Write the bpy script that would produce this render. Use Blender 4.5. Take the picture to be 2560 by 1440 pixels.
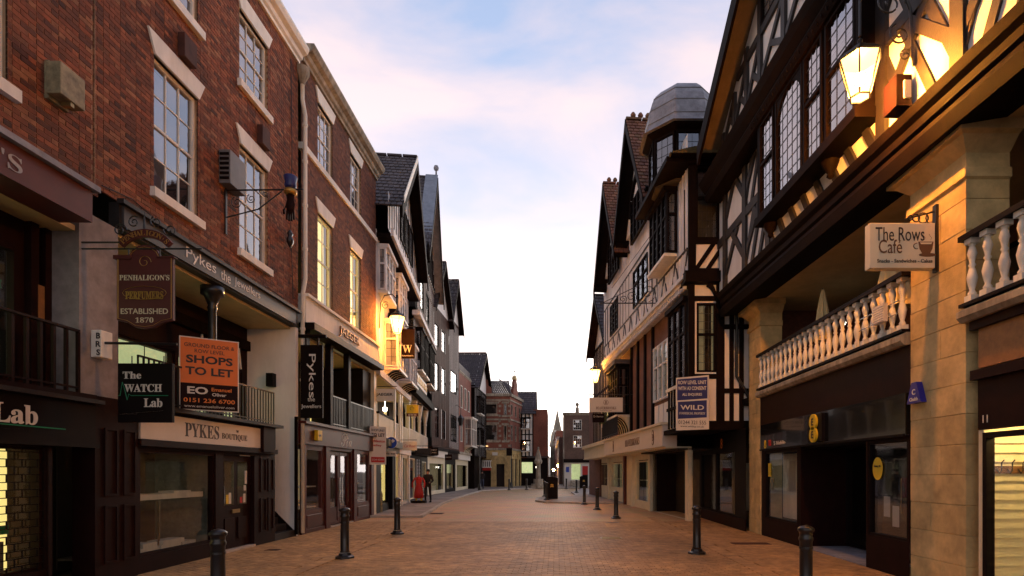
import bpy, math, random
from mathutils import Vector
random.seed(7)
R = math.radians
for o in list(bpy.data.objects): bpy.data.objects.remove(o)
S = bpy.context.scene
COL = S.collection

# ------------------------------------------------------------------ camera
CX, HY, FPX, EYE = 1390.0, 1180.0, 1400.0, 1.72      # vanishing point, horizon, focal length in photo pixels, eye height
cd = bpy.data.cameras.new('camera'); cam = bpy.data.objects.new('camera', cd); COL.objects.link(cam)
cam.location = (0, 0, EYE); cam.rotation_euler = (R(90), 0, 0)
cd.sensor_width = 36; cd.lens = FPX / 2560 * 36
cd.shift_x = (1280 - CX) / 2560; cd.shift_y = (HY - 720) / 2560
cd.clip_start = .05; cd.clip_end = 3000
S.camera = cam

# ------------------------------------------------------------------ sky and light
W = bpy.data.worlds.new('World'); S.world = W; W.use_nodes = True
nt = W.node_tree; nt.nodes.clear()
def N(t, **k):
    n = nt.nodes.new(t)
    for a, b in k.items(): setattr(n, a, b)
    return n
L = nt.links.new
sky = N('ShaderNodeTexSky', sky_type='NISHITA'); sky.sun_disc = False
SUN_EL, SUN_AZ = 5.0, 8.0                       # low sun behind the far end of the street
sky.sun_elevation = R(SUN_EL); sky.sun_rotation = R(SUN_AZ); sky.air_density = 1.0; sky.dust_density = 2.2; sky.ozone_density = 3.0
tc = N('ShaderNodeTexCoord')
mp = N('ShaderNodeMapping'); mp.inputs['Scale'].default_value = (1.0, 1.0, 2.6); mp.inputs['Rotation'].default_value = (0, 0.35, 0.3)
nz = N('ShaderNodeTexNoise'); nz.inputs['Scale'].default_value = 2.1; nz.inputs['Detail'].default_value = 7; nz.inputs['Roughness'].default_value = .52; nz.inputs['Distortion'].default_value = .35
L(tc.outputs['Generated'], mp.inputs['Vector']); L(mp.outputs[0], nz.inputs['Vector'])
cr = N('ShaderNodeValToRGB'); cr.color_ramp.elements[0].position = .42; cr.color_ramp.elements[1].position = .62
cr.color_ramp.elements[0].color = (0, 0, 0, 1); cr.color_ramp.elements[1].color = (.85, .85, .85, 1)
L(nz.outputs['Fac'], cr.inputs[0])
mul = N('ShaderNodeMixRGB', blend_type='MULTIPLY'); mul.inputs[0].default_value = 1; mul.inputs[2].default_value = (.13, .135, .15, 1)
L(sky.outputs[0], mul.inputs[1])
sep = N('ShaderNodeSeparateXYZ'); L(tc.outputs['Generated'], sep.inputs[0])
hz = N('ShaderNodeValToRGB')                     # thin bright cloud veil, densest towards the horizon
e = hz.color_ramp.elements; e[0].position = 0.0; e[0].color = (3.4, 3.0, 2.7, 1); e[1].position = 1.0; e[1].color = (.18, .27, .44, 1)
for p, c in ((.14, (2.1, 1.9, 1.8)), (.27, (1.08, .98, .95)), (.42, (.61, .63, .76)), (.62, (.37, .46, .66))):
    q = e.new(p); q.color = c + (1,)
L(sep.outputs[2], hz.inputs[0])
mx = N('ShaderNodeMixRGB'); mx.inputs[0].default_value = .8; L(mul.outputs[0], mx.inputs[1]); L(hz.outputs[0], mx.inputs[2])
cc = N('ShaderNodeValToRGB')                     # cloud colour by height: pinkish high, white low
e = cc.color_ramp.elements; e[0].position = 0; e[0].color = (2.2, 2.0, 1.9, 1); e[1].position = .8; e[1].color = (.54, .44, .49, 1)
q = e.new(.35); q.color = (.95, .75, .70, 1)
L(sep.outputs[2], cc.inputs[0])
mc = N('ShaderNodeMixRGB'); L(cr.outputs[0], mc.inputs[0]); L(mx.outputs[0], mc.inputs[1]); L(cc.outputs[0], mc.inputs[2])
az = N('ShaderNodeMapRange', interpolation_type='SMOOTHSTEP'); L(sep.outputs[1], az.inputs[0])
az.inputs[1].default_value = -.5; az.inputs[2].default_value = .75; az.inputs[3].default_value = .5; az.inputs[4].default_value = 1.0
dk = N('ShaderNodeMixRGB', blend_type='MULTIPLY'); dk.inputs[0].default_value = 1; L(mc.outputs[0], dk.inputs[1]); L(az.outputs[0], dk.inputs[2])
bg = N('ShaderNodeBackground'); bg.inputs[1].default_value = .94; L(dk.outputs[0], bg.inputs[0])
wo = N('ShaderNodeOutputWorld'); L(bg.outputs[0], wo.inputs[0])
sd = bpy.data.lights.new('sun', 'SUN'); sd.energy = .35; sd.angle = R(20); sd.color = (1, .86, .72)
so = bpy.data.objects.new('sun', sd); COL.objects.link(so); so.rotation_euler = (R(90 - 14), 0, R(180 - SUN_AZ))
S.view_settings.view_transform = 'Standard'; S.view_settings.look = 'None'; S.view_settings.gamma = 1
S.view_settings.use_curve_mapping = False; S.view_settings.exposure = 0.7

# ------------------------------------------------------------------ materials
M = {}
def mat(name, col, rough=.65, metal=0, var=.25, vs=3.0, bump=0, bs=40, emit=0, ecol=None, tint=False, spec=.5, coat=0, streak=False):
    m = bpy.data.materials.new(name); m.use_nodes = True; t = m.node_tree; b = t.nodes['Principled BSDF']
    b.inputs['Roughness'].default_value = rough; b.inputs['Metallic'].default_value = metal
    b.inputs['Specular IOR Level'].default_value = spec; b.inputs['Coat Weight'].default_value = coat
    g = t.nodes.new('ShaderNodeNewGeometry')
    n = t.nodes.new('ShaderNodeTexNoise'); n.inputs['Scale'].default_value = vs; n.inputs['Detail'].default_value = 6; n.inputs['Roughness'].default_value = .65
    if streak:
        mpn = t.nodes.new('ShaderNodeMapping'); mpn.inputs['Scale'].default_value = (1, 1, .18)
        t.links.new(g.outputs['Position'], mpn.inputs[0]); t.links.new(mpn.outputs[0], n.inputs['Vector'])
    else: t.links.new(g.outputs['Position'], n.inputs['Vector'])
    r = t.nodes.new('ShaderNodeMapRange'); r.inputs[1].default_value = .3; r.inputs[2].default_value = .7; r.inputs[3].default_value = 1 - var; r.inputs[4].default_value = 1 + var * .6
    t.links.new(n.outputs['Fac'], r.inputs[0])
    mxn = t.nodes.new('ShaderNodeMixRGB'); mxn.blend_type = 'MULTIPLY'; mxn.inputs[0].default_value = 1; mxn.inputs[1].default_value = (*col, 1)
    src = r.outputs[0]
    if tint:
        at = t.nodes.new('ShaderNodeAttribute'); at.attribute_name = 'tint'
        oi = t.nodes.new('ShaderNodeObjectInfo')
        ad = t.nodes.new('ShaderNodeMath'); ad.operation = 'ADD'; t.links.new(at.outputs['Fac'], ad.inputs[0]); t.links.new(oi.outputs['Random'], ad.inputs[1])
        fr = t.nodes.new('ShaderNodeMath'); fr.operation = 'FRACT'; t.links.new(ad.outputs[0], fr.inputs[0])
        rp = t.nodes.new('ShaderNodeValToRGB')
        for i, c in enumerate(tint):
            if i < 2: el = rp.color_ramp.elements[i]; el.position = i / (len(tint) - 1)
            else: el = rp.color_ramp.elements.new(i / (len(tint) - 1))
            el.color = (*c, 1)
        for i in range(len(tint)): rp.color_ramp.elements[i].position = i / (len(tint) - 1); rp.color_ramp.elements[i].color = (*tint[i], 1)
        t.links.new(fr.outputs[0], rp.inputs[0]); t.links.new(rp.outputs[0], mxn.inputs[1])
    n3 = t.nodes.new('ShaderNodeTexNoise'); n3.inputs['Scale'].default_value = .55; n3.inputs['Detail'].default_value = 5; n3.inputs['Roughness'].default_value = .7; t.links.new(g.outputs['Position'], n3.inputs['Vector'])
    r3 = t.nodes.new('ShaderNodeMapRange'); r3.inputs[1].default_value = .35; r3.inputs[2].default_value = .65; r3.inputs[3].default_value = 1 - var * .9; r3.inputs[4].default_value = 1 + var * .25; t.links.new(n3.outputs['Fac'], r3.inputs[0])
    m3 = t.nodes.new('ShaderNodeMath'); m3.operation = 'MULTIPLY'; t.links.new(src, m3.inputs[0]); t.links.new(r3.outputs[0], m3.inputs[1])
    t.links.new(m3.outputs[0], mxn.inputs[2]); last = mxn.outputs[0]
    if name in ('paver', 'flag'):                     # trodden-in gum spots
        vo = t.nodes.new('ShaderNodeTexVoronoi'); vo.inputs['Scale'].default_value = 2.2; t.links.new(g.outputs['Position'], vo.inputs['Vector'])
        lt = t.nodes.new('ShaderNodeMath'); lt.operation = 'LESS_THAN'; lt.inputs[1].default_value = .055; t.links.new(vo.outputs['Distance'], lt.inputs[0])
        gm_ = t.nodes.new('ShaderNodeMixRGB'); gm_.inputs[2].default_value = (.5, .4, .3, 1); mu = t.nodes.new('ShaderNodeMath'); mu.operation = 'MULTIPLY'; mu.inputs[1].default_value = .6; t.links.new(lt.outputs[0], mu.inputs[0]); t.links.new(mu.outputs[0], gm_.inputs[0]); t.links.new(last, gm_.inputs[1]); last = gm_.outputs[0]
    t.links.new(last, b.inputs['Base Color'])
    if bump:
        n2 = t.nodes.new('ShaderNodeTexNoise'); n2.inputs['Scale'].default_value = bs; n2.inputs['Detail'].default_value = 4
        t.links.new(g.outputs['Position'], n2.inputs['Vector'])
        bp = t.nodes.new('ShaderNodeBump'); bp.inputs['Strength'].default_value = bump; bp.inputs['Distance'].default_value = .01
        t.links.new(n2.outputs['Fac'], bp.inputs['Height']); t.links.new(bp.outputs[0], b.inputs['Normal'])
    if emit:
        b.inputs['Emission Color'].default_value = (*(ecol or col), 1); b.inputs['Emission Strength'].default_value = emit
    M[name] = m; return m
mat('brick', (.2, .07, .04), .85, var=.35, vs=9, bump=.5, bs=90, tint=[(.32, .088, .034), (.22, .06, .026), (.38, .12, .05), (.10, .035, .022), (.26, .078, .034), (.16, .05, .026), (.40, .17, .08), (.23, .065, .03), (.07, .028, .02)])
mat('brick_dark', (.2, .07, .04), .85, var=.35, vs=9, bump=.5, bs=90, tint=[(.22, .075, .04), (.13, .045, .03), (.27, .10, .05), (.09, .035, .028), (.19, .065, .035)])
mat('mortar', (.40, .27, .17), .95, var=.3, bump=.3)
mat('brick_brown', (.17, .105, .08), .85, var=.35, vs=8)
mat('brick_far', (.26, .09, .06), .85, var=.3, vs=6)
mat('paver', (.3, .18, .1), .62, var=.42, vs=5, bump=.25, bs=60, tint=[(.53, .32, .135), (.46, .27, .115), (.57, .35, .155), (.49, .29, .12), (.55, .33, .145), (.43, .25, .11)])
mat('paver_joint', (.17, .10, .055), .9, var=.3)
mat('flag', (.30, .25, .215), .7, var=.3, vs=2.5, bump=.2, tint=[(.30, .24, .20), (.36, .30, .26), (.26, .21, .18), (.33, .27, .23)])
mat('kerb', (.48, .42, .36), .7, var=.25, bump=.2)
mat('stone_white', (.90, .86, .80), .75, var=.14, vs=4, bump=.15, streak=True)
mat('stone_dirty', (.42, .36, .28), .85, var=.55, vs=6, bump=.3, streak=True)
mat('sandstone', (.56, .42, .24), .85, var=.32, vs=3, bump=.35, bs=55, tint=[(.68, .49, .22), (.60, .43, .19), (.72, .53, .25), (.63, .46, .21)])
mat('redstone', (.20, .10, .075), .85, var=.3, vs=4, bump=.3)
mat('white_paint', (.84, .79, .70), .5, var=.16, vs=7, streak=True)
mat('cream', (.74, .66, .48), .5, var=.1)
mat('plaster', (.86, .83, .81), .8, var=.12, vs=2.5, bump=.12, bs=25, streak=True)
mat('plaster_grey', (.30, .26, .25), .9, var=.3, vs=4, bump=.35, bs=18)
mat('plank_white', (.86, .83, .84), .7, var=.22, vs=5, bump=.12, streak=True)
mat('timber', (.009, .004, .003), .7, spec=.08, var=.45, vs=6, bump=.3, bs=50)
mat('timber_brown', (.07, .03, .02), .7, var=.4, vs=6, spec=.15)
mat('soffit_wood', (.15, .10, .055), .8, var=.3)
mat('timber_grey', (.02, .015, .015), .6, var=.4, vs=6, bump=.35, bs=50)
mat('black', (.009, .005, .005), .5, var=.3, spec=.1)
mat('black_gloss', (.008, .008, .008), .12, var=.2, coat=.4)
mat('iron', (.012, .010, .012), .38, metal=0, var=.3, coat=.2)
mat('maroon', (.018, .005, .004), .55, var=.3, vs=4, spec=.1)
mat('red_wood', (.075, .010, .007), .4, var=.25, vs=5, spec=.35)
mat('fascia_red', (.10, .016, .013), .5, var=.2)
mat('grey_board', (.055, .048, .052), .5, var=.15)
mat('lead', (.30, .31, .37), .6, var=.35, vs=5, bump=.2)
mat('lead_blue', (.24, .28, .36), .5, var=.25, vs=4)
mat('slate', (.085, .07, .078), .7, var=.4, vs=7, bump=.3, tint=[(.085, .07, .08), (.06, .05, .06), (.11, .09, .095), (.075, .06, .06)])
mat('tile_red', (.22, .085, .05), .8, var=.4, vs=5, bump=.3, tint=[(.24, .09, .055), (.17, .065, .04), (.28, .12, .07), (.19, .10, .05)])
mat('moss_tile', (.16, .12, .05), .85, var=.5, vs=6)
mat('gold', (.55, .33, .08), .35, metal=.7, var=.1)
mat('brass', (.5, .36, .16), .35, metal=.8, var=.2)
mat('steel', (.6, .58, .55), .25, metal=1, var=.05)
mat('white_text', (.78, .76, .74), .6, var=.03)
mat('cream_text', (.70, .60, .40), .6, var=.03)
mat('dark_text', (.03, .02, .02), .6, var=.03)
mat('brown_text', (.14, .06, .025), .6, var=.03)
mat('grey_text', (.38, .36, .36), .6, var=.03)
mat('orange', (.80, .19, .025), .55, var=.05)
mat('orange_text', (.80, .22, .03), .6, var=.03)
mat('navy', (.02, .022, .14), .5, var=.1)
mat('blue', (.01, .06, .42), .4, var=.05)
mat('royal', (.025, .02, .30), .35, var=.05)
mat('green', (.0, .22, .09), .5, var=.05)
mat('yellow', (.72, .50, .02), .5, var=.06)
mat('red', (.55, .02, .015), .6, var=.15)
mat('sign_cream', (.72, .64, .55), .55, var=.06)
mat('sign_white', (.72, .67, .60), .55, var=.05)
mat('cafe_cream', (.78, .68, .50), .5, var=.05)
mat('canvas', (.82, .66, .36), .85, var=.12)
mat('ceiling_cream', (.60, .48, .26), .8, var=.15)
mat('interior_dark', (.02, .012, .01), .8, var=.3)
mat('interior_mid', (.10, .08, .06), .8, var=.4, vs=2)
mat('blind', (.60, .55, .53), .85, var=.12, vs=2)
mat('cloth_dark', (.018, .012, .012), .85, var=.3)
mat('jeans', (.05, .06, .11), .85, var=.3)
mat('skin', (.42, .22, .15), .6, var=.1)
mat('hair', (.02, .012, .008), .7, var=.2)
mat('wood_brown', (.20, .085, .03), .5, var=.35, vs=8)
mat('copper_panel', (.30, .13, .04), .5, var=.3, vs=9)
mat('old_metal', (.33, .29, .17), .6, var=.5, vs=8, bump=.2)
mat('aerial_grey', (.16, .16, .17), .5, var=.2)
mat('crown_blue', (.02, .03, .16), .35, var=.1)
mat('rust', (.09, .03, .02), .8, var=.4)
mat('ground', (.20, .13, .085), .85, var=.3, vs=1.2)
mat('verdigris', (.17, .19, .15), .7, var=.4, vs=9)
# things that give off light
mat('lamp_glow', (1, .62, .2), emit=170, ecol=(1, .44, .09)); mat('bulb', (1, .7, .3), emit=3000, ecol=(1, .38, .055)); mat('bulb_small', (1, .7, .3), emit=1500, ecol=(1, .38, .055))
gm_ = bpy.data.materials.new('lamp_glass'); gm_.use_nodes = True; t = gm_.node_tree; t.nodes.clear(); M['lamp_glass'] = gm_
o_ = t.nodes.new('ShaderNodeOutputMaterial'); tr_ = t.nodes.new('ShaderNodeBsdfTransparent'); tr_.inputs[0].default_value = (1, .9, .7, 1); em_ = t.nodes.new('ShaderNodeEmission'); em_.inputs[0].default_value = (1, .52, .12, 1); em_.inputs[1].default_value = 3.2
ad_ = t.nodes.new('ShaderNodeAddShader'); t.links.new(tr_.outputs[0], ad_.inputs[0]); t.links.new(em_.outputs[0], ad_.inputs[1]); t.links.new(ad_.outputs[0], o_.inputs[0])
mat('lit_yellow', (.9, .7, .3), emit=.85, ecol=(1, .74, .24), var=.3)
mat('lit_green', (.6, .65, .35), emit=.40, ecol=(.78, .85, .42), var=.5, vs=1.5)
mat('lit_dim', (.3, .25, .15), emit=.10, ecol=(.8, .6, .3), var=.5, vs=1.5)
mat('lit_warm', (.9, .7, .4), emit=1.6, ecol=(1, .66, .26), var=.2)
mat('lit_white', (.9, .9, .8), emit=6, ecol=(1, .92, .75))
mat('shop_lamp', (1, .8, .5), emit=140, ecol=(1, .66, .24))
def glassmat(name, tintc, refl=.12):
    m = bpy.data.materials.new(name); m.use_nodes = True; t = m.node_tree; t.nodes.clear()
    o = t.nodes.new('ShaderNodeOutputMaterial'); mx = t.nodes.new('ShaderNodeMixShader')
    tr = t.nodes.new('ShaderNodeBsdfTransparent'); tr.inputs[0].default_value = (*tintc, 1)
    gl = t.nodes.new('ShaderNodeBsdfGlossy'); gl.inputs['Roughness'].default_value = .03; gl.inputs[0].default_value = (.9, .9, .95, 1)
    lw = t.nodes.new('ShaderNodeLayerWeight'); lw.inputs[0].default_value = .5
    fp = t.nodes.new('ShaderNodeMath'); fp.operation = 'POWER'; fp.inputs[1].default_value = 4.0; t.links.new(lw.outputs['Facing'], fp.inputs[0])
    fr = t.nodes.new('ShaderNodeMath'); fr.operation = 'MULTIPLY_ADD'; fr.inputs[1].default_value = .9; fr.inputs[2].default_value = .05; t.links.new(fp.outputs[0], fr.inputs[0])
    n = t.nodes.new('ShaderNodeTexNoise'); n.inputs['Scale'].default_value = 2.5
    g = t.nodes.new('ShaderNodeNewGeometry'); t.links.new(g.outputs['Position'], n.inputs['Vector'])
    bp = t.nodes.new('ShaderNodeBump'); bp.inputs['Strength'].default_value = .06; bp.inputs['Distance'].default_value = .02
    t.links.new(n.outputs['Fac'], bp.inputs['Height']); t.links.new(bp.outputs[0], gl.inputs['Normal'])
    ad = t.nodes.new('ShaderNodeMath'); ad.operation = 'ADD'; ad.inputs[1].default_value = refl
    cap = t.nodes.new('ShaderNodeMath'); cap.operation = 'MINIMUM'; cap.inputs[1].default_value = .5
    t.links.new(fr.outputs[0], ad.inputs[0]); t.links.new(ad.outputs[0], cap.inputs[0]); t.links.new(cap.outputs[0], mx.inputs[0])
    t.links.new(tr.outputs[0], mx.inputs[1]); t.links.new(gl.outputs[0], mx.inputs[2]); t.links.new(mx.outputs[0], o.inputs[0])
    M[name] = m
glassmat('glass', (.75, .78, .78)); glassmat('glass_old', (.55, .56, .58), .22); glassmat('glass_shop', (.8, .84, .82), .05)

# ------------------------------------------------------------------ mesh helpers
def root_of(o):
    while o.parent: o = o.parent
    return o
class MB:
    def __init__(s): s.v = []; s.f = []; s.t = []
    def add(s, vs, fs, tint=None):
        k = len(s.v); s.v += [tuple(x) for x in vs]; s.f += [tuple(i + k for i in f) for f in fs]
        if tint is not None: s.t += [tint] * len(fs)
        return s
    def hexa(s, c, tint=None):                       # 8 corners: bottom ring then top ring
        return s.add(c, [(0, 3, 2, 1), (4, 5, 6, 7), (0, 1, 5, 4), (1, 2, 6, 5), (2, 3, 7, 6), (3, 0, 4, 7)], tint)
    def box(s, x0, x1, y0, y1, z0, z1, tint=None):
        return s.hexa([(x0, y0, z0), (x1, y0, z0), (x1, y1, z0), (x0, y1, z0), (x0, y0, z1), (x1, y0, z1), (x1, y1, z1), (x0, y1, z1)], tint)
    def prism(s, poly, ext):                         # planar polygon of 3-D points swept along ext
        n = len(poly); e = Vector(ext); a = [Vector(p) for p in poly]; b = [p + e for p in a]
        return s.add(a + b, [tuple(range(n)), tuple(range(2 * n - 1, n - 1, -1))] + [(i, (i + 1) % n, n + (i + 1) % n, n + i) for i in range(n)])
    def tube(s, pts, r, n=8, r1=None, caps=True):
        pts = [Vector(p) for p in pts]; m = len(pts); vs = []
        for i, p in enumerate(pts):
            d = (pts[min(i + 1, m - 1)] - pts[max(i - 1, 0)]).normalized()
            a = Vector((0, 0, 1)) if abs(d.z) < .9 else Vector((1, 0, 0))
            x = d.cross(a).normalized(); y = d.cross(x).normalized()
            rr = r if r1 is None else r + (r1 - r) * i / (m - 1)
            vs += [p + x * rr * math.cos(2 * math.pi * k / n) + y * rr * math.sin(2 * math.pi * k / n) for k in range(n)]
        fs = [(i * n + k, i * n + (k + 1) % n, (i + 1) * n + (k + 1) % n, (i + 1) * n + k) for i in range(m - 1) for k in range(n)]
        if caps: fs += [tuple(range(n)), tuple(range((m - 1) * n, m * n))]
        return s.add(vs, fs)
    def lathe(s, c, prof, n=16, sx=1, sy=1, rot=0):  # profile [(r, z)] about a vertical axis through c
        vs = []
        for r, z in prof: vs += [(c[0] + r * sx * math.cos(rot + 2 * math.pi * k / n), c[1] + r * sy * math.sin(rot + 2 * math.pi * k / n), c[2] + z) for k in range(n)]
        m = len(prof)
        fs = [(i * n + k, i * n + (k + 1) % n, (i + 1) * n + (k + 1) % n, (i + 1) * n + k) for i in range(m - 1) for k in range(n)]
        fs += [tuple(range(n - 1, -1, -1)), tuple(range((m - 1) * n, m * n))]
        return s.add(vs, fs)
    def build(s, name, m, parent=None, smooth=False, bevel=0):
        off = root_of(parent).location if parent else Vector((0, 0, 0))
        me = bpy.data.meshes.new(name); me.from_pydata([tuple(Vector(v) - off) for v in s.v], [], s.f); me.update()
        if smooth: me.polygons.foreach_set('use_smooth', [True] * len(me.polygons))
        if s.t and len(s.t) == len(s.f):
            a = me.attributes.new('tint', 'FLOAT', 'FACE'); a.data.foreach_set('value', s.t)
        o = bpy.data.objects.new(name, me); COL.objects.link(o); o.parent = parent
        me.materials.append(M[m] if isinstance(m, str) else m)
        if bevel:
            b = o.modifiers.new('bevel', 'BEVEL'); b.width = bevel; b.segments = 2; b.limit_method = 'ANGLE'
        return o
def thing(name, label, cat, loc, group=None):
    o = bpy.data.objects.new(name, None); COL.objects.link(o); o.location = loc; o.empty_display_size = .2
    o['label'] = label; o['category'] = cat
    if group: o['group'] = group
    return o
def tag(o, label, cat, group=None):
    o['label'] = label; o['category'] = cat
    if group: o['group'] = group
    return o
def struct(o): o['kind'] = 'structure'; return o
def stuff(o): o['kind'] = 'stuff'; return o
JIT = [0]
def jit(): JIT[0] = (JIT[0] + 1) % 7; return JIT[0] * .0011

class Frame:                                          # a facade: u runs along it, v out of it towards the street
    def __init__(s, o, d, out):
        l = math.hypot(*d); s.o = o; s.u = (d[0] / l, d[1] / l)
        n = (-s.u[1], s.u[0])
        if n[0] * out[0] + n[1] * out[1] < 0: n = (-n[0], -n[1])
        s.n = n
    def pt(s, u, v, z): return (s.o[0] + s.u[0] * u + s.n[0] * v, s.o[1] + s.u[1] * u + s.n[1] * v, z)
    def box(s, mb, u0, u1, v0, v1, z0, z1, tint=None):
        return mb.hexa([s.pt(u0, v0, z0), s.pt(u1, v0, z0), s.pt(u1, v1, z0), s.pt(u0, v1, z0), s.pt(u0, v0, z1), s.pt(u1, v0, z1), s.pt(u1, v1, z1), s.pt(u0, v1, z1)], tint)
    def P(s, px, py, V=0):                            # photo pixel -> (u, z) on this facade's plane at offset V
        k = (px - CX) / FPX
        U = (k * (s.o[1] + s.n[1] * V) - s.o[0] - s.n[0] * V) / (s.u[0] - k * s.u[1])
        Y = s.o[1] + s.u[1] * U + s.n[1] * V
        return U, EYE + (HY - py) * Y / FPX
    def U(s, px, V=0): return s.P(px, 0, V)[0]
def at(px, py, Y): return ((px - CX) * Y / FPX, Y, EYE + (HY - py) * Y / FPX)   # photo pixel at a known distance
def bx(F, parent, name, m, u0, u1, v0, v1, z0, z1, bevel=0):
    return F.box(MB(), u0, u1, v0, v1, z0, z1).build(name, m, parent, bevel=bevel)
def timber(F, parent, u0, z0, u1, z1, w, v0, v1, m='timber', name='timber'):
    d = Vector((u1 - u0, z1 - z0)); d.normalize(); n = Vector((-d.y, d.x)) * w / 2; j = jit()
    c = [(u0 + n.x, z0 + n.y), (u1 + n.x, z1 + n.y), (u1 - n.x, z1 - n.y), (u0 - n.x, z0 - n.y)]
    return MB().hexa([F.pt(a, v0, b) for a, b in c] + [F.pt(a, v1 + j, b) for a, b in c]).build(name, m, parent)
def holes_wall(mb, F, u0, u1, z0, z1, v, holes, depth=.18):
    us = sorted({u0, u1, *[min(max(h[i], u0), u1) for h in holes for i in (0, 1)]}); zs = sorted({z0, z1, *[min(max(h[i], z0), z1) for h in holes for i in (2, 3)]})
    for a, b in zip(us, us[1:]):
        for c, d in zip(zs, zs[1:]):
            um, zm = (a + b) / 2, (c + d) / 2
            if any(h[0] < um < h[1] and h[2] < zm < h[3] for h in holes): continue
            mb.add([F.pt(a, v, c), F.pt(b, v, c), F.pt(b, v, d), F.pt(a, v, d)], [(0, 1, 2, 3)])
    for h in holes:
        a, b, c, d = h[:4]
        for q in ([(a, c), (b, c)], [(b, c), (b, d)], [(b, d), (a, d)], [(a, d), (a, c)]):
            mb.add([F.pt(q[0][0], v, q[0][1]), F.pt(q[1][0], v, q[1][1]), F.pt(q[1][0], v - depth, q[1][1]), F.pt(q[0][0], v - depth, q[0][1])], [(0, 1, 2, 3)])
def brick_wall(F, parent, u0, u1, z0, z1, holes, ub, ndraw, m='brick'):
    """mortar bed with holes; real bricks proud of it between ub[0] and ub[1]"""
    mb = MB(); holes_wall(mb, F, u0, u1, z0, z1, -.009, holes, .2); w = mb.build('wall', 'mortar', parent)
    bl, hl, ch = .215, .1025, .075; items = []
    nrow = int((z1 - z0) / ch)
    for r in range(nrow):
        z = z0 + r * ch; u = ub[0] - (.05 if r % 2 else .165); k = 0
        while u < ub[1]:
            l = bl if k % 2 == 0 else hl; k += 1
            a, b = max(u, ub[0]), min(u + l, ub[1]); u += l + .010
            segs = [(a, b)]
            for h in holes:
                if z + .065 > h[2] and z < h[3]:
                    ns = []
                    for p, q in segs:
                        if q <= h[0] or p >= h[1]: ns.append((p, q)); continue
                        if p < h[0]: ns.append((p, h[0]))
                        if q > h[1]: ns.append((h[1], q))
                    segs = ns
            for p, q in segs:
                if q - p > .03: items.append((p, q, z))
    def area(it):
        x, y, zz = F.pt((it[0] + it[1]) / 2, 0, it[2]); px = CX + FPX * x / y; py = HY - FPX * (zz - EYE) / y
        vis = 6 < px < 2550 and 6 < py < 1430
        return (it[1] - it[0]) / y / y if vis and abs(it[1] - it[0] - bl) < 1e-4 else 0
    items.sort(key=area, reverse=True)
    proto = None; rest = MB()
    for i, (p, q, z) in enumerate(items):
        if i < ndraw:
            if proto is None:
                o = F.box(MB(), p, q, -.03, .0015, z, z + .065).build('brick', m, w); proto = o; p0 = Vector(F.pt(p, 0, z))
            else:
                o = bpy.data.objects.new('brick', proto.data); COL.objects.link(o); o.parent = w; o.location = Vector(F.pt(p, random.uniform(-.002, .003), z)) - p0
        else: F.box(rest, p, q, -.03, random.uniform(-.003, .003), z, z + .065, random.random())
    if rest.v: stuff(rest.build('brickwork', m, w))
    return w
def plain_wall(F, parent, u0, u1, z0, z1, holes, m, v=0, name='wall', depth=.15):
    mb = MB(); holes_wall(mb, F, u0, u1, z0, z1, v, holes, depth); return mb.build(name, m, parent)
def window(F, parent, u0, u1, z0, z1, v=-.1, cols=3, rows=4, fm='white_paint', gm='glass_old', back='blind', fw=.07, bar=.022, sash=True, backd=.22, split=0):
    mb = MB()
    F.box(mb, u0, u0 + fw, v - .05, v + .03, z0, z1); F.box(mb, u1 - fw, u1, v - .05, v + .03, z0, z1)
    F.box(mb, u0 + fw, u1 - fw, v - .05, v + .028, z0, z0 + fw * 1.1); F.box(mb, u0 + fw, u1 - fw, v - .05, v + .028, z1 - fw, z1)
    a, b, c, d = u0 + fw, u1 - fw, z0 + fw * 1.1, z1 - fw
    du, dz = (b - a) / cols, (d - c) / rows; mid = rows // 2 if sash else -1
    for i in range(1, cols): F.box(mb, a + du * i - bar / 2, a + du * i + bar / 2, v - .02, v + .012, c, d)
    for i in range(1, rows):
        h = .045 if i == mid else bar
        F.box(mb, a, b, v - .022, v + (.024 if i == mid else .010), c + dz * i - h / 2, c + dz * i + h / 2)
    w = mb.build('window', fm, parent)
    for i in range(cols):
        for j in range(rows):
            t = random.uniform(-.004, .004)
            p = [F.pt(a + du * i, v - .006 + t, c + dz * j), F.pt(a + du * (i + 1), v - .006 - t, c + dz * j), F.pt(a + du * (i + 1), v - .006 - t, c + dz * (j + 1)), F.pt(a + du * i, v - .006 + t, c + dz * (j + 1))]
            MB().add(p, [(0, 1, 2, 3)]).build('pane', gm, w)
    if back:
        s = u0 + (u1 - u0) * split
        if split: bx(F, w, 'curtain', back, u0, s, v - backd, v - backd + .01, z0, z1); bx(F, w, 'room', 'interior_dark', s, u1, v - backd - .3, v - backd - .29, z0, z1)
        else: bx(F, w, 'blind' if back == 'blind' else 'room', back, u0 - .05, u1 + .05, v - backd, v - backd + .01, z0 - .05, z1 + .05)
    return w
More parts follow.
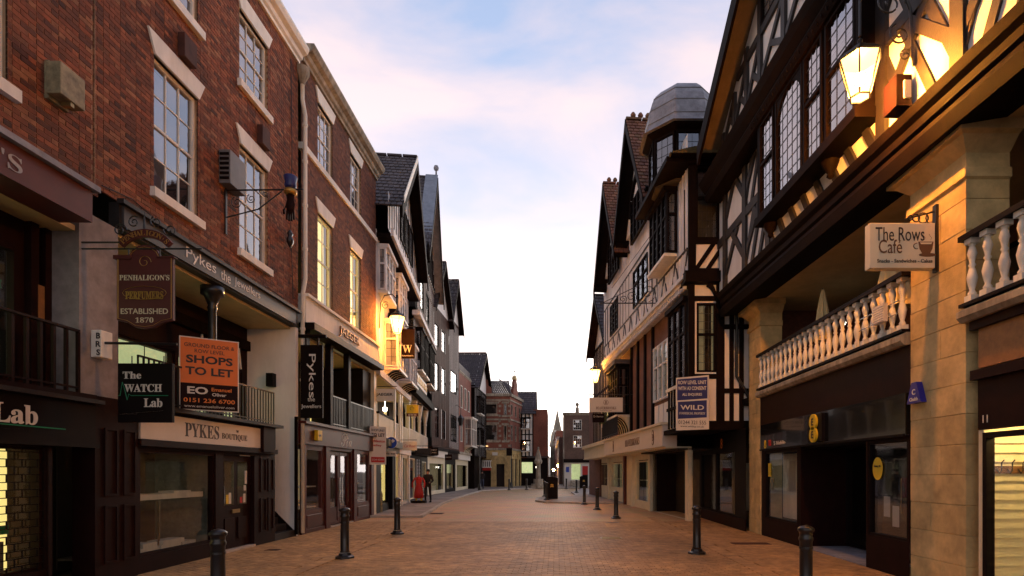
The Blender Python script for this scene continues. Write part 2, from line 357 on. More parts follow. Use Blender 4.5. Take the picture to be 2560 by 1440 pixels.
def leaded(F, parent, u0, u1, z0, z1, v, nu, nz, fm='timber', fw=.06, back='interior_mid', arch=False, gm='glass_old', transom=None, backd=.25):
    """casement of leaded lights: frame, pane, leading"""
    mb = MB(); pts = None
    F.box(mb, u0, u0 + fw, v - .06, v + .05, z0, z1); F.box(mb, u1 - fw, u1, v - .06, v + .05, z0, z1)
    F.box(mb, u0 + fw, u1 - fw, v - .06, v + .047, z0, z0 + fw); F.box(mb, u0 + fw, u1 - fw, v - .06, v + .047, z1 - fw, z1)
    if transom: F.box(mb, u0 + fw, u1 - fw, v - .06, v + .045, transom - .035, transom + .035)
    if arch:
        um, r = (u0 + u1) / 2, (u1 - u0) / 2 - fw; zc = z1 - fw - r
        for sg in (-1, 1):
            poly = [F.pt(um + sg * r, v - .05, z1 - fw)] + [F.pt(um + sg * r * math.sin(t * math.pi / 16), v - .05, zc + r * math.cos(t * math.pi / 16)) for t in range(0, 9)]
            mb.prism(poly, Vector(F.pt(0, .085, 0)) - Vector(F.pt(0, 0, 0)))
    w = mb.build('window', fm, parent)
    MB().add([F.pt(u0 + fw, v, z0 + fw), F.pt(u1 - fw, v, z0 + fw), F.pt(u1 - fw, v, z1 - fw), F.pt(u0 + fw, v, z1 - fw)], [(0, 1, 2, 3)]).build('pane', gm, w)
    ld = MB(); a, b, c, d = u0 + fw, u1 - fw, z0 + fw, z1 - fw
    for i in range(1, nu): F.box(ld, a + (b - a) * i / nu - .006, a + (b - a) * i / nu + .006, v - .004, v + .008, c, d)
    for i in range(1, nz): F.box(ld, a, b, v - .004, v + .0095, c + (d - c) * i / nz - .006, c + (d - c) * i / nz + .006)
    ld.build('leading', 'iron', w)
    if back: bx(F, w, 'room', back, u0 - .02, u1 + .02, v - backd, v - backd + .01, z0, z1)
    return w
TEXT = []
SER = {}
for i in range(26): SER[chr(65 + i)] = chr(0x1D400 + i); SER[chr(97 + i)] = chr(0x1D41A + i)
for i in range(10): SER[chr(48 + i)] = chr(0x1D7CE + i)
def text(s, parent, pos, right, h=None, w=None, m='white_text', bold=0, shear=0, serif=False, up=(0, 0, 1), ext=.003, name='lettering', space=1.0):
    if serif: s = ''.join(SER.get(c, c) for c in s)
    TEXT.append((s, parent, Vector(pos), Vector(right).normalized(), Vector(up).normalized(), h, w, m, bold, shear, ext, name, space))
def flush_text():
    tmp = []
    for j in TEXT:
        c = bpy.data.curves.new('t', 'FONT'); c.body = j[0]; c.extrude = .02; c.offset = j[8]; c.shear = j[9]; c.space_character = j[12]; c.resolution_u = 3
        o = bpy.data.objects.new('t', c); COL.objects.link(o); tmp.append(o)
    bpy.context.view_layer.update(); dg = bpy.context.evaluated_depsgraph_get()
    for j, o in zip(TEXT, tmp):
        me = bpy.data.meshes.new_from_object(o.evaluated_get(dg)); s, parent, pos, rt, up, h, w, m, bold, shear, ext, name, sp = j
        if not me.vertices: continue
        xs = [v.co.x for v in me.vertices]; ys = [v.co.y for v in me.vertices]
        x0, x1, y0, y1 = min(xs), max(xs), min(ys), max(ys)
        sy = h / (y1 - y0) if h else w / (x1 - x0); sx = w / (x1 - x0) if w else sy
        nrm = rt.cross(up); off = root_of(parent).location
        for v in me.vertices:
            q = pos + rt * ((v.co.x - (x0 + x1) / 2) * sx) + up * ((v.co.y - (y0 + y1) / 2) * sy) + nrm * (ext if v.co.z > 0 else -.001)
            v.co = q - off
        me.materials.clear(); me.materials.append(M[m])
        ob = bpy.data.objects.new(name, me); COL.objects.link(ob); ob.parent = parent
    for o in tmp:
        c = o.data; bpy.data.objects.remove(o); bpy.data.curves.remove(c)
def spiral(c, r0, r1, turns, a0, ax, ay, n=26):
    c = Vector(c); ax = Vector(ax); ay = Vector(ay)
    return [c + ax * ((r0 + (r1 - r0) * i / n) * math.cos(a0 + turns * 2 * math.pi * i / n)) + ay * ((r0 + (r1 - r0) * i / n) * math.sin(a0 + turns * 2 * math.pi * i / n)) for i in range(n + 1)]
def roof_slab(parent, e0, e1, r0, r1, m='slate', rows=14, cols=0, name='roof', th=.05):
    """tiled slope between eave line e0-e1 and ridge line r0-r1, laid as overlapping courses of single tiles"""
    e0, e1, r0, r1 = map(Vector, (e0, e1, r0, r1)); mb = MB()
    n = (e1 - e0).cross(r0 - e0).normalized()
    if n.z < 0: n = -n
    cols = cols or max(4, int((e1 - e0).length / .22))
    for i in range(rows):
        a, b = i / rows, (i + 1.12) / rows
        for k in range(cols):
            o = (.5 if i % 2 else 0); p, q = max(0, (k - o) / cols), min(1, (k + 1 - o) / cols - .004)
            if k == cols - 1 and o: q = 1
            def L2(t, s): return (e0.lerp(e1, s)).lerp(r0.lerp(r1, s), min(t, 1))
            up = random.uniform(0, .006)
            lo, hi = n * (th + up), n * (th * .35)
            mb.hexa([L2(a, p), L2(a, q), L2(b, q), L2(b, p), L2(a, p) + lo, L2(a, q) + lo, L2(b, q) + hi, L2(b, p) + hi], random.random())
    o = mb.build(name, m, parent); return stuff(o)
def lathe_obj(name, m, parent, c, prof, n=16, smooth=True, **k): return MB().lathe(c, prof, n, **k).build(name, m, parent, smooth)

# ------------------------------------------------------------------ ground, road, pavements
g = MB().add([(-1500, -300, -.08), (1500, -300, -.08), (1500, 2500, -.08), (-1500, 2500, -.08)], [(0, 1, 2, 3)]).build('ground', 'ground'); struct(g)
m = bpy.data.materials.new('road_blocks'); m.use_nodes = True; t = m.node_tree; b = t.nodes['Principled BSDF']; M['road_blocks'] = m
gg = t.nodes.new('ShaderNodeNewGeometry'); br = t.nodes.new('ShaderNodeTexBrick'); br.inputs['Scale'].default_value = 1
br.inputs['Brick Width'].default_value = .21; br.inputs['Row Height'].default_value = .105; br.inputs['Mortar Size'].default_value = .006
br.inputs['Color1'].default_value = (.54, .33, .145, 1); br.inputs['Color2'].default_value = (.48, .29, .125, 1); br.inputs['Mortar'].default_value = (.20, .11, .06, 1)
nn = t.nodes.new('ShaderNodeTexNoise'); nn.inputs['Scale'].default_value = .9; nn.inputs['Detail'].default_value = 6
mm = t.nodes.new('ShaderNodeMixRGB'); mm.blend_type = 'MULTIPLY'; mm.inputs[0].default_value = .55
t.links.new(gg.outputs['Position'], br.inputs['Vector']); t.links.new(gg.outputs['Position'], nn.inputs['Vector'])
t.links.new(br.outputs['Color'], mm.inputs[1]); t.links.new(nn.outputs['Color'], mm.inputs[2])
hs = t.nodes.new('ShaderNodeHueSaturation'); hs.inputs['Value'].default_value = 1.45; hs.inputs['Saturation'].default_value = .95
t.links.new(mm.outputs[0], hs.inputs['Color']); t.links.new(hs.outputs[0], b.inputs['Base Color']); b.inputs['Roughness'].default_value = .6
bp = t.nodes.new('ShaderNodeBump'); bp.inputs['Strength'].default_value = .4; bp.inputs['Distance'].default_value = .006
t.links.new(br.outputs['Fac'], bp.inputs['Height']); bp.invert = True; t.links.new(bp.outputs[0], b.inputs['Normal'])
YP = 19.5
road = MB().add([(-7.6, -4, -.014), (7.2, -4, -.014), (7.2, YP, -.014), (-7.6, YP, -.014)], [(0, 1, 2, 3)]).build('road', 'paver_joint'); struct(road)
rf = MB().add([(-7.6, YP, -.002), (6.5, YP, -.002), (5, 75, -.002), (-11, 75, -.002)], [(0, 1, 2, 3)]).build('street_surface', 'road_blocks'); struct(rf)
ITEMS = []
def paver_field(x0, x1, y0, y1, ang, inside):
    c, s = math.cos(ang), math.sin(ang); ext = 14; L_, W_ = .2, .1
    r = -int(ext / W_)
    while r * .104 < ext:
        k = -int(ext / L_)
        while k * .204 < ext:
            a = k * .204 + (.102 if r % 2 else 0); b_ = r * .104
            xx = (x0 + x1) / 2 + a * c - b_ * s; yy = (y0 + y1) / 2 + a * s + b_ * c
            if x0 < xx < x1 and y0 < yy < y1: ITEMS.append((xx, yy, ang))
            k += 1
        r += 1
paver_field(-7.3, -4.62, 6.5, YP, R(-35), None)
paver_field(-4.35, 3.45, 6.5, YP, 0, None)
paver_field(3.72, 6.0, 6.5, YP, R(35), None)
def vis(x, y): return 20 < CX + FPX * x / y < 2540 and HY + FPX * EYE / y < 1436
ITEMS.sort(key=lambda i: (not vis(i[0], i[1]), i[1] + abs(i[0]) * .15))
def paver_box(mb, x, y, a, dz, tint=None):
    c, s = math.cos(a), math.sin(a); q = []
    for z in (-.05, dz):
        k = .0 if z < 0 else .003
        for dx, dy in ((-.099 + k, -.049 + k), (.099 - k, -.049 + k), (.099 - k, .049 - k), (-.099 + k, .049 - k)): q.append((x + dx * c - dy * s, y + dx * s + dy * c, z))
    return mb.hexa(q, tint)
pm = {}
rest = MB()
for i, (x, y, a) in enumerate(ITEMS):
    if i < 300:
        if a not in pm: pm[a] = paver_box(MB(), 0, 0, a, 0).build('paver', 'paver', road); o = pm[a]
        else: o = bpy.data.objects.new('paver', pm[a].data); COL.objects.link(o); o.parent = road
        o.location = (x, y, random.uniform(-.003, .002))
    elif y > 5: paver_box(rest, x, y, a, random.uniform(-.003, .002), random.random())
stuff(rest.build('paving', 'paver', road))
for x0, x1 in ((-4.62, -4.35), (3.45, 3.72)):            # soldier strips between road and footway
    mb = MB(); y = 6.0; k = 0
    while y < YP + 1.5: mb.box(x0, x1, y, y + .195, -.05, .003 + random.uniform(0, .002), random.random()); y += .2
    stuff(mb.build('edging_strip', 'paver', road))
for i, (px, py, w, d, mm_) in enumerate(((1528, 1345, .55, .35, 'brass'), (1531, 1307, .45, .3, 'flag'), (1876, 1359, .9, .35, 'rust'), (1090, 1284, .6, .6, 'rust'), (682, 1375, .3, .2, 'rust'))):
    Y = FPX * EYE / (py - HY); X = (px - CX) * Y / FPX; mb = MB(); mb.box(X - w / 2, X + w / 2, Y - d / 2, Y + d / 2, -.02, .006)
    for k in range(5): mb.box(X - w / 2 + .03, X + w / 2 - .03, Y - d / 2 + d * (k + .3) / 5, Y - d / 2 + d * (k + .7) / 5, .006, .010)
    o = mb.build('drain_cover', mm_); tag(o, ['pale square access cover in the road paving between two right-hand bollards', 'small grey access cover further up the road paving', 'long rusty drain grating on the footway outside the phone shop', 'iron cover in the road beside the flagged footway corner', 'small iron cover outside the jewellery boutique door'][i], 'cover')

WL = [(-7.0, 21.0), (-8.6, 36), (-8.9, 48), (-8.6, 60)]            # left building line beyond the bend
KL = [(-5.16, 21.0), (-5.55, 25), (-6.1, 29.4), (-6.5, 36), (-6.7, 43), (-6.8, 50)]
def lerp_line(pl, y):
    for (x0, y0), (x1, y1) in zip(pl, pl[1:]):
        if y <= y1: return x0 + (x1 - x0) * (y - y0) / (y1 - y0)
    return pl[-1][0]
def flagged(name, wl, kl, y0, y1, z, left):
    base = MB(); y = y0; n = 60
    ring = [(lerp_line(wl, y0 + (y1 - y0) * i / n), y0 + (y1 - y0) * i / n, z - .008) for i in range(n + 1)] + [(lerp_line(kl, y1 - (y1 - y0) * i / n), y1 - (y1 - y0) * i / n, z - .008) for i in range(n + 1)]
    if left: ring = ring[::-1]
    base.prism(ring[::-1], (0, 0, -.12)); p = struct(base.build(name, 'paver_joint'))
    r = 0; y = y0
    while y < y1 - .3:
        d = .75; ya, yb = y + .006, min(y + d - .006, y1); r += 1
        wa, wb, ka, kb = lerp_line(wl, ya), lerp_line(wl, yb), lerp_line(kl, ya), lerp_line(kl, yb)
        wid = abs(ka - wa); nf = max(2, int(wid / .8)); cuts = [0] + [(i + random.uniform(-.15, .15)) / nf for i in range(1, nf)] + [1]
        for c0, c1 in zip(cuts, cuts[1:]):
            c0 += .008 / wid; f = lambda a, b, c: a + (b - a) * c
            zz = z + random.uniform(-.002, .003)
            MB().hexa([(f(wa, ka, c0), ya, z - .03), (f(wa, ka, c1), ya, z - .03), (f(wb, kb, c1), yb, z - .03), (f(wb, kb, c0), yb, z - .03), (f(wa, ka, c0), ya, zz), (f(wa, ka, c1), ya, zz), (f(wb, kb, c1), yb, zz), (f(wb, kb, c0), yb, zz)]).build('flagstone', 'flag', p)
        y += d
    return p
def kerb_run(p, pts, z, side):
    """kerb stones along a polyline"""
    for (x0, y0), (x1, y1) in zip(pts, pts[1:]):
        L_ = math.hypot(x1 - x0, y1 - y0); n = max(1, round(L_ / .9)); ux, uy = (x1 - x0) / L_, (y1 - y0) / L_; nx, ny = -uy * side, ux * side
        for i in range(n):
            a, b = L_ * i / n + .004, L_ * (i + 1) / n - .004; q = []
            for zz in (-.05, z + .004):
                for t_, s_ in ((a, 0), (b, 0), (b, .16), (a, .16)): q.append((x0 + ux * t_ + nx * s_, y0 + uy * t_ + ny * s_, zz))
            MB().hexa(q).build('kerb_stone', 'kerb', p)
lp = flagged('left_pavement', WL, KL, 21.0, 50, .09, True)
kerb_run(lp, [(-7.0, 20.98), (-5.16, 20.98)], .085, 1); kerb_run(lp, KL, .09, -1)
# right-hand build-out with the litter bin, and the paving of the far square
RK = [(3.9, 30.0), (1.5, 30.2), (-.5, 31.2), (-1.05, 32.5), (-1.1, 36), (.2, 37.2)]
rp = MB(); ring = [(x, y, .082) for x, y in RK] + [(1.2, 38.5), (1.6, 41), (1.4, 46), (3.0, 60), (3.2, 46), (3.6, 38)]
ring = [(p[0], p[1], .082) for p in ring]; rp.prism(ring, (0, 0, -.12)); rp = struct(rp.build('right_pavement', 'flag'))
kerb_run(rp, RK, .085, 1); kerb_run(rp, [(1.2, 38.5), (1.6, 41), (1.4, 46)], .085, 1)
sq = MB().prism([(-12, 50.2, .086), (-6.8, 50.2, .086), (-4.5, 55, .086), (-2.1, 58, .086), (3, 58, .086), (8, 62, .086), (8, 95, .086), (-12, 95, .086)], (0, 0, -.12)).build('square', 'flag'); struct(sq)
kerb_run(sq, [(-6.8, 50.2), (-4.5, 55), (-2.1, 58), (3, 58)], .09, -1)

# ------------------------------------------------------------------ left: brick buildings above the covered walkway
FL = Frame((-7.0, 0), (0, 1), (1, 0))
RY = (0, 1, 0)                                       # reading direction on the left-hand facades
def lintel(F, p, u0, u1, z0, z1):
    s = .17; MB().hexa([F.pt(u0, -.1, z0), F.pt(u1, -.1, z0), F.pt(u1, .035, z0), F.pt(u0, .035, z0), F.pt(u0 - s, -.1, z1), F.pt(u1 + s, -.1, z1), F.pt(u1 + s, .035, z1), F.pt(u0 - s, .035, z1)]).build('lintel', 'stone_white', p)
def sill(F, p, u0, u1, z): bx(F, p, 'sill', 'stone_white', u0 - .1, u1 + .1, -.15, .09, z - .16, z)
def cornice(F, p, u0, u1, z, m='stone_dirty', k=1.0, name='cornice'):
    prof = [(0, 0), (.07, 0), (.07, .10), (.14, .14), (.17, .24), (.30, .30), (.36, .42), (.36, .50), (-.1, .52), (-.1, 0)]
    MB().prism([F.pt(u0, a * k, z + b * k) for a, b in prof], Vector(F.pt(u1, 0, 0)) - Vector(F.pt(u0, 0, 0))).build(name, m, p)
def railing(F, p, u0, u1, v, z0, z1, step, m='iron', r=.011, name='railing', rail=.02):
    mb = MB(); F.box(mb, u0, u1, v - rail, v + rail, z1 - .03, z1); F.box(mb, u0, u1, v - rail * .7, v + rail * .7, z0 + .06, z0 + .085)
    o = mb.build(name, m, p); n = int((u1 - u0) / step)
    for i in range(n + 1):
        u = u0 + (u1 - u0) * i / n; F.box(MB(), u - r, u + r, v - r, v + r, z0, z1 - .03).build('bar', m, o)
    return o

b0 = thing('brick_building', 'red brick building at the street edge above the perfume shop fascia and watch repair shop', 'building', (-7, 4, 0))
h0 = [(5.95, 7.15, 6.65, 9.0), (5.95, 7.15, 10.38, 12.0)]
brick_wall(FL, b0, 0, 8.47, 5.84, 12.8, h0, (6.7, 8.465), 150)
for h in h0: window(FL, b0, *h); lintel(FL, b0, h[0], h[1], h[3], h[3] + .36); sill(FL, b0, h[0], h[1], h[2])
cornice(FL, b0, 0, 8.47, 12.78, 'stone_white', .8)
bx(FL, b0, 'core', 'interior_dark', 0, 8.47, -9, -1.6, 0, 13.0)
bx(FL, b0, 'roof', 'slate', 0, 8.47, -9, .0, 13.0, 13.3)
bx(FL, b0, 'fascia', 'fascia_red', 2, 7.95, -.05, .42, 5.26, 5.70)
mb = MB(); mb.hexa([FL.pt(2, 0, 5.70), FL.pt(8.0, 0, 5.70), FL.pt(8.0, .50, 5.70), FL.pt(2, .50, 5.70), FL.pt(2, 0, 5.95), FL.pt(8.0, 0, 5.95), FL.pt(8.0, .50, 5.78), FL.pt(2, .50, 5.78)]); mb.build('flashing', 'lead', b0)
text("PENHALIGON'S", b0, FL.pt(5.45, .425, 5.47), RY, w=2.9, h=.2, m='grey_text', serif=True)
bx(FL, b0, 'soffit', 'ceiling_cream', 0, 8.47, -1.6, -.06, 5.26, 5.34)
bx(FL, b0, 'floor_slab', 'maroon', 0, 8.47, -1.6, .06, 2.72, 2.88)
plain_wall(FL, b0, 0, 8.2, 2.88, 5.26, [(5.6, 7.82, 2.98, 4.85)], 'maroon', v=-.5, name='shopfront_wall', depth=.1)
w = leaded(FL, b0, 5.6, 7.82, 2.98, 4.85, -.55, 2, 1, fm='maroon', fw=.07, back='lit_green', gm='glass_shop', backd=.5)
for uu, zz in ((7.5, 4.5), (7.62, 4.3), (7.35, 4.42), (7.55, 4.62), (7.3, 4.6)):
    c = FL.pt(uu, -.62, zz); MB().prism([(c[0], c[1] + math.cos(a) * (.09 if k % 2 else .055), c[2] + math.sin(a) * (.10 if k % 2 else .06)) for k, a in enumerate([i * math.pi / 5 for i in range(10)])], (.01, 0, 0)).build('leaf', 'green', w)
for uu in (7.9, 8.12): bx(FL, b0, 'pilaster', 'maroon', uu, uu + .12, -.5, -.40, 2.88, 5.26)
bx(FL, b0, 'poster', 'copper_panel', 8.0, 8.1, -.41, -.395, 3.9, 4.4)
railing(FL, b0, 5.4, 8.2, 0, 2.88, 3.80, .19, 'maroon', .02, rail=.035)
bx(FL, b0, 'sign_board', 'black', 2.0, 8.42, -.1, .08, 2.12, 2.72); bx(FL, b0, 'sign_board_trim', 'black', 2.0, 8.45, .08, .12, 2.08, 2.14)
bx(FL, b0, 'ledge', 'timber_grey', 2.0, 8.5, .06, .16, 2.74, 2.80)
text('The WATCH Lab', b0, FL.pt(6.1, .083, 2.47), RY, w=2.75, h=.26, m='sign_cream', serif=True, bold=.012)
text('Quality watch repairs', b0, FL.pt(6.3, .083, 2.22), RY, w=2.1, h=.12, m='sign_cream', shear=.25, bold=.015)
bx(FL, b0, 'green_line', 'green', 3.2, 7.9, .08, .085, 2.315, 2.33)
plain_wall(FL, b0, 2, 7.72, 0, 2.12, [(5.0, 7.68, .38, 2.06)], 'maroon', v=0, name='shopfront_lower', depth=.08)
w = leaded(FL, b0, 5.0, 7.68, .38, 2.06, -.1, 1, 1, fm='maroon', fw=.04, back='lit_yellow', gm='glass_shop', backd=.45)
bx(FL, w, 'display_poster', 'lit_dim', 6.4, 7.35, -.47, -.46, 1.05, 1.95)
mb = MB(); c = FL.pt(6.95, -.45, 1.55); mb.prism([(c[0], c[1] + .2 * math.cos(a), c[2] + .2 * math.sin(a)) for a in [i * math.pi / 12 for i in range(24)]], (.02, 0, 0)); mb.build('watch_print', 'black', w)
mb = MB()
for i in range(12): a = i * math.pi / 6; q = Vector(c) + Vector((.022, .15 * math.cos(a), .15 * math.sin(a))); mb.box(q.x, q.x + .004, q.y - .012, q.y + .012, q.z - .02, q.z + .02)
mb.build('watch_marks', 'sign_white', w)
bx(FL, w, 'green_band', 'green', 5.1, 7.6, -.44, -.43, .88, 1.0); text('Servicing - Restoration', w, FL.pt(6.8, -.428, .94), RY, w=1.3, h=.06, m='dark_text')
bx(FL, w, 'counter', 'interior_mid', 5.1, 7.4, -.44, -.3, .40, .80); text('WATCH SALE', w, FL.pt(7.1, -.455, 1.86), RY, w=.4, h=.06, m='dark_text')
mb = MB()                                             # roller grille in front of the watch window
for i in range(17): FL.box(mb, 5.0, 7.68, -.03, -.018, .38 + i * .1, .392 + i * .1)
for i in range(17):
    for k in range(13): u = 5.05 + k * .21 + (.105 if i % 2 else 0); FL.box(mb, u, u + .012, -.03, -.017, .39 + i * .1, .48 + i * .1)
mb.build('roller_grille', 'black', b0)
bx(FL, b0, 'door', 'maroon', 7.75, 8.45, -.75, -.70, 0, 2.1); bx(FL, b0, 'letter_plate', 'brass', 7.95, 8.25, -.70, -.69, 1.05, 1.1)
bx(FL, b0, 'jamb', 'maroon', 7.69, 7.75, -.7, .03, 0, 2.12); bx(FL, b0, 'step', 'black', 7.7, 8.45, -.75, .0, 0, .06)
bx(FL, b0, 'end_pier', 'plaster_grey', 8.22, 8.95, -.45, .0, 2.88, 5.60)
bx(FL, b0, 'pilaster', 'maroon', 8.45, 9.32, -.3, .045, 0, 2.72)

b1 = thing('brick_building', 'red brick building with white sash windows over the jewellers and boutique, drainpipe at its end', 'building', (-7, 12, 0))
h1 = [(9.75, 10.95, 6.65, 9.0), (12.4, 13.6, 6.65, 9.0), (9.75, 10.95, 10.38, 12.0), (12.4, 13.6, 10.38, 12.0)]
brick_wall(FL, b1, 8.485, 15.2, 6.05, 12.8, h1, (8.49, 15.2), 150)
for i, h in enumerate(h1): window(FL, b1, *h, rows=4 if i < 2 else 4, split=.62); lintel(FL, b1, h[0], h[1], h[3], h[3] + .36); sill(FL, b1, h[0], h[1], h[2])
cornice(FL, b1, 8.48, 15.2, 12.78, 'stone_white', .85)
bx(FL, b1, 'core', 'interior_dark', 8.48, 15.2, -9, -1.6, 0, 13); bx(FL, b1, 'roof', 'slate', 8.48, 15.2, -9, 0, 13.05, 13.3)
mb = MB(); FL.box(mb, 8.49, 8.50, .002, .006, 6.0, 12.8); mb.build('straight_joint', 'mortar', b1)
bx(FL, b1, 'fascia_backing', 'timber_grey', 8.95, 15.1, -.15, .02, 5.62, 6.04)
bx(FL, b1, 'fascia_board', 'grey_board', 9.0, 14.95, .02, .06, 5.66, 6.0); bx(FL, b1, 'ledge', 'timber_grey', 8.9, 15.15, .02, .13, 6.0, 6.07)
for s_, a, b_ in (('Pykes', 465, 540), ('the', 552, 576), ('Jewellers', 586, 650)):
    ua, ub_ = FL.U(a, .06), FL.U(b_, .06); text(s_, b1, FL.pt((ua + ub_) / 2, .062, 5.83), RY, w=ub_ - ua, h=.27 if s_ == 'Pykes' else .22, m='white_text')
bx(FL, b1, 'ceiling', 'ceiling_cream', 8.95, 15.1, -1.5, -.15, 5.56, 5.64)
bx(FL, b1, 'floor_slab', 'maroon', 8.48, 13.9, -1.5, .02, 2.72, 2.88); bx(FL, b1, 'ledge', 'timber_grey', 9.3, 13.95, .0, .22, 2.80, 2.87)
plain_wall(FL, b1, 8.95, 15.05, 2.88, 5.56, [(10.6, 12.2, 3.0, 4.35), (12.3, 13.9, 3.0, 4.35), (14.0, 14.8, 3.0, 4.35), (9.2, 10.4, 3.0, 4.35)], 'maroon', v=-1.3, name='walkway_wall', depth=.1)
for a, b_ in ((9.2, 10.4), (10.6, 12.2), (12.3, 13.9), (14.0, 14.8)): leaded(FL, b1, a, b_, 3.0, 4.35, -1.38, 2, 1, fm='maroon', back='lit_green', gm='glass_shop', backd=.16)
for i in range(9): timber(FL, b1, 13.2 + i * .19, 4.42, 13.3 + i * .19 if i % 2 else 13.1 + i * .19, 4.95, .05, -1.3, -1.27, 'plaster', 'strut')
bx(FL, b1, 'walkway_beam', 'timber', 9, 15.0, -1.3, -1.18, 4.95, 5.2)
lathe_obj('iron_column', 'iron', b1, FL.pt(11.65, -.15, 2.88), [(.13, 0), (.13, .1), (.085, .16), (.08, 2.2), (.1, 2.25), (.08, 2.3), (.16, 2.5), (.22, 2.52), (.22, 2.68)])
railing(FL, b1, 9.35, 13.85, .02, 2.88, 3.68, .125)
bx(FL, b1, 'party_wall', 'plaster', 15.05, 15.2, -1.5, .0, 0, 5.62)
mb = MB(); Y_ = 15.04; mb.prism([(-8.4, Y_, 0), (-6.98, Y_, 0), (-6.98, Y_, .1), (-8.4, Y_, 1.55)], (0, -.03, 0)); mb.build('stair_string', 'black', b1)
for i in range(6): bx(FL, b1, 'stair_step', 'timber_grey', 13.95, 15.0, -1.3 + (5 - i) * .22 - .02, .0 - i * 0, 0 + 0, .17 * (i + 1)) if i == 0 else bx(FL, b1, 'stair_step', 'timber_grey', 13.95, 15.0, -1.4, -.22 * i, .17 * i, .17 * (i + 1))
bx(FL, b1, 'wall_light', 'black', 14.86, 15.05, -.7, -.52, 4.0, 4.35)
# boutique shopfront
bx(FL, b1, 'sign_board', 'sign_cream', 9.36, 13.15, .0, .06, 2.28, 2.74); bx(FL, b1, 'bracket', 'maroon', 13.15, 13.7, .0, .14, 2.2, 2.80)
bx(FL, b1, 'sign_board_trim', 'maroon', 9.32, 13.9, .0, .10, 2.16, 2.27)
text('PYKES', b1, FL.pt(11.0, .063, 2.52), RY, w=1.06, h=.27, m='dark_text', serif=True); text('BOUTIQUE', b1, FL.pt(12.1, .063, 2.46), RY, w=.95, h=.15, m='dark_text', serif=True)
text('w', b1, FL.pt(12.2, .063, 2.60), RY, w=.09, h=.06, m='dark_text')
plain_wall(FL, b1, 9.32, 13.95, 0, 2.2, [(9.42, 11.52, .28, 2.1), (11.78, 13.0, .04, 2.1)], 'maroon', v=.0, name='shopfront_wall', depth=.1)
w = leaded(FL, b1, 9.42, 11.52, .28, 2.1, -.08, 1, 1, fm='maroon', fw=.05, back=None, gm='glass_shop')
bx(FL, w, 'display_back', 'interior_dark', 9.3, 11.6, -1.3, -1.28, .1, 2.3); bx(FL, w, 'display_wall', 'verdigris', 11.56, 11.6, -1.28, -.12, .1, 2.3); bx(FL, w, 'display_floor', 'interior_mid', 9.3, 11.6, -1.28, -.12, .24, .28)
bx(FL, w, 'shelf', 'white_paint', 9.45, 11.5, -.75, -.25, 1.22, 1.32); bx(FL, w, 'strip_light', 'lit_dim', 9.5, 11.5, -.3, -.22, 2.06, 2.09)
for u in (9.65, 10.4): bx(FL, w, 'shelf_leg', 'steel', u, u + .03, -.4, -.37, .28, 1.22)
for i, (u, z, l) in enumerate(((9.8, .28, .5), (10.35, .28, .55), (9.9, .36, .35), (10.4, .36, .3), (10.7, .36, .3), (10.95, .28, .4))):
    tag(bx(FL, None, 'white_box', 'white_paint', u, u + l, -.6, -.3, z, z + .08), 'white display box stacked on the boutique window floor', 'box', 'white boxes in the boutique window')
tag(bx(FL, None, 'white_tray', 'white_paint', 10.7, 11.2, -.6, -.3, 1.322, 1.36), 'flat white tray lying on the shelf in the boutique window', 'tray')
d = bx(FL, b1, 'door', 'maroon', 11.8, 12.98, -.14, -.09, .06, 2.08)
for a, b_ in ((11.95, 12.32), (12.46, 12.83)):
    bx(FL, d, 'pane', 'glass_shop', a, b_, -.088, -.084, 1.0, 1.95); bx(FL, d, 'pane_backing', 'interior_mid', a, b_, -.089, -.0885, 1.0, 1.95)
    bx(FL, d, 'panel', 'maroon', a, b_, -.09, -.065, .25, .72)
bx(FL, d, 'letter_plate', 'brass', 12.25, 12.53, -.09, -.07, .82, .9)
for a, z, hh, mm_ in ((12.02, 1.03, .2, 'yellow'), (12.12, 1.03, .24, 'cream'), (12.55, 1.03, .13, 'red'), (12.68, 1.03, .2, 'sign_white'), (12.7, 1.3, .12, 'sign_white'), (12.74, 1.45, .3, 'sign_white')): bx(FL, d, 'sticker', mm_, a, a + .09, -.083, -.080, z, z + hh)
mb = MB(); mb.tube([FL.pt(11.9, -.04, 1.05), FL.pt(11.9, -.04, 1.4)], .012); mb.build('handle', 'steel', d)
bx(FL, b1, 'door_step', 'kerb', 11.78, 13.0, -.14, .03, 0, .05)
# drainpipes
def pipe(parent, pts, r, m, name='drainpipe'):
    o = MB().tube(pts, r, 10).build(name, m, parent, True); return o
x = -6.93
pp = pipe(b1, [(x, 15.3, 12.35), (x, 15.3, 11.9), (x + .05, 15.36, 11.5), (x + .05, 15.36, 7.0), (x, 15.32, 6.6), (x, 15.32, 3.3)], .055, 'white_paint')
for z in (11.2, 10.2, 9.0, 7.8, 5.6, 4.2): MB().lathe((x + (.05 if z > 7 else 0), 15.36 if z > 7 else 15.32, z), [(.072, 0), (.072, .07)], 10).build('collar', 'white_paint', pp)
MB().lathe((x, 15.3, 12.3), [(.06, 0), (.09, .1), (.17, .25), (.19, .32), (.19, .45)], 10).build('hopper', 'stone_dirty', pp)
pipe(b1, [(x, 15.32, 3.3), (x, 15.32, .05)], .05, 'white_paint'); pipe(b1, [(-6.95, 14.98, 3.2), (-6.95, 14.98, .05)], .045, 'black')

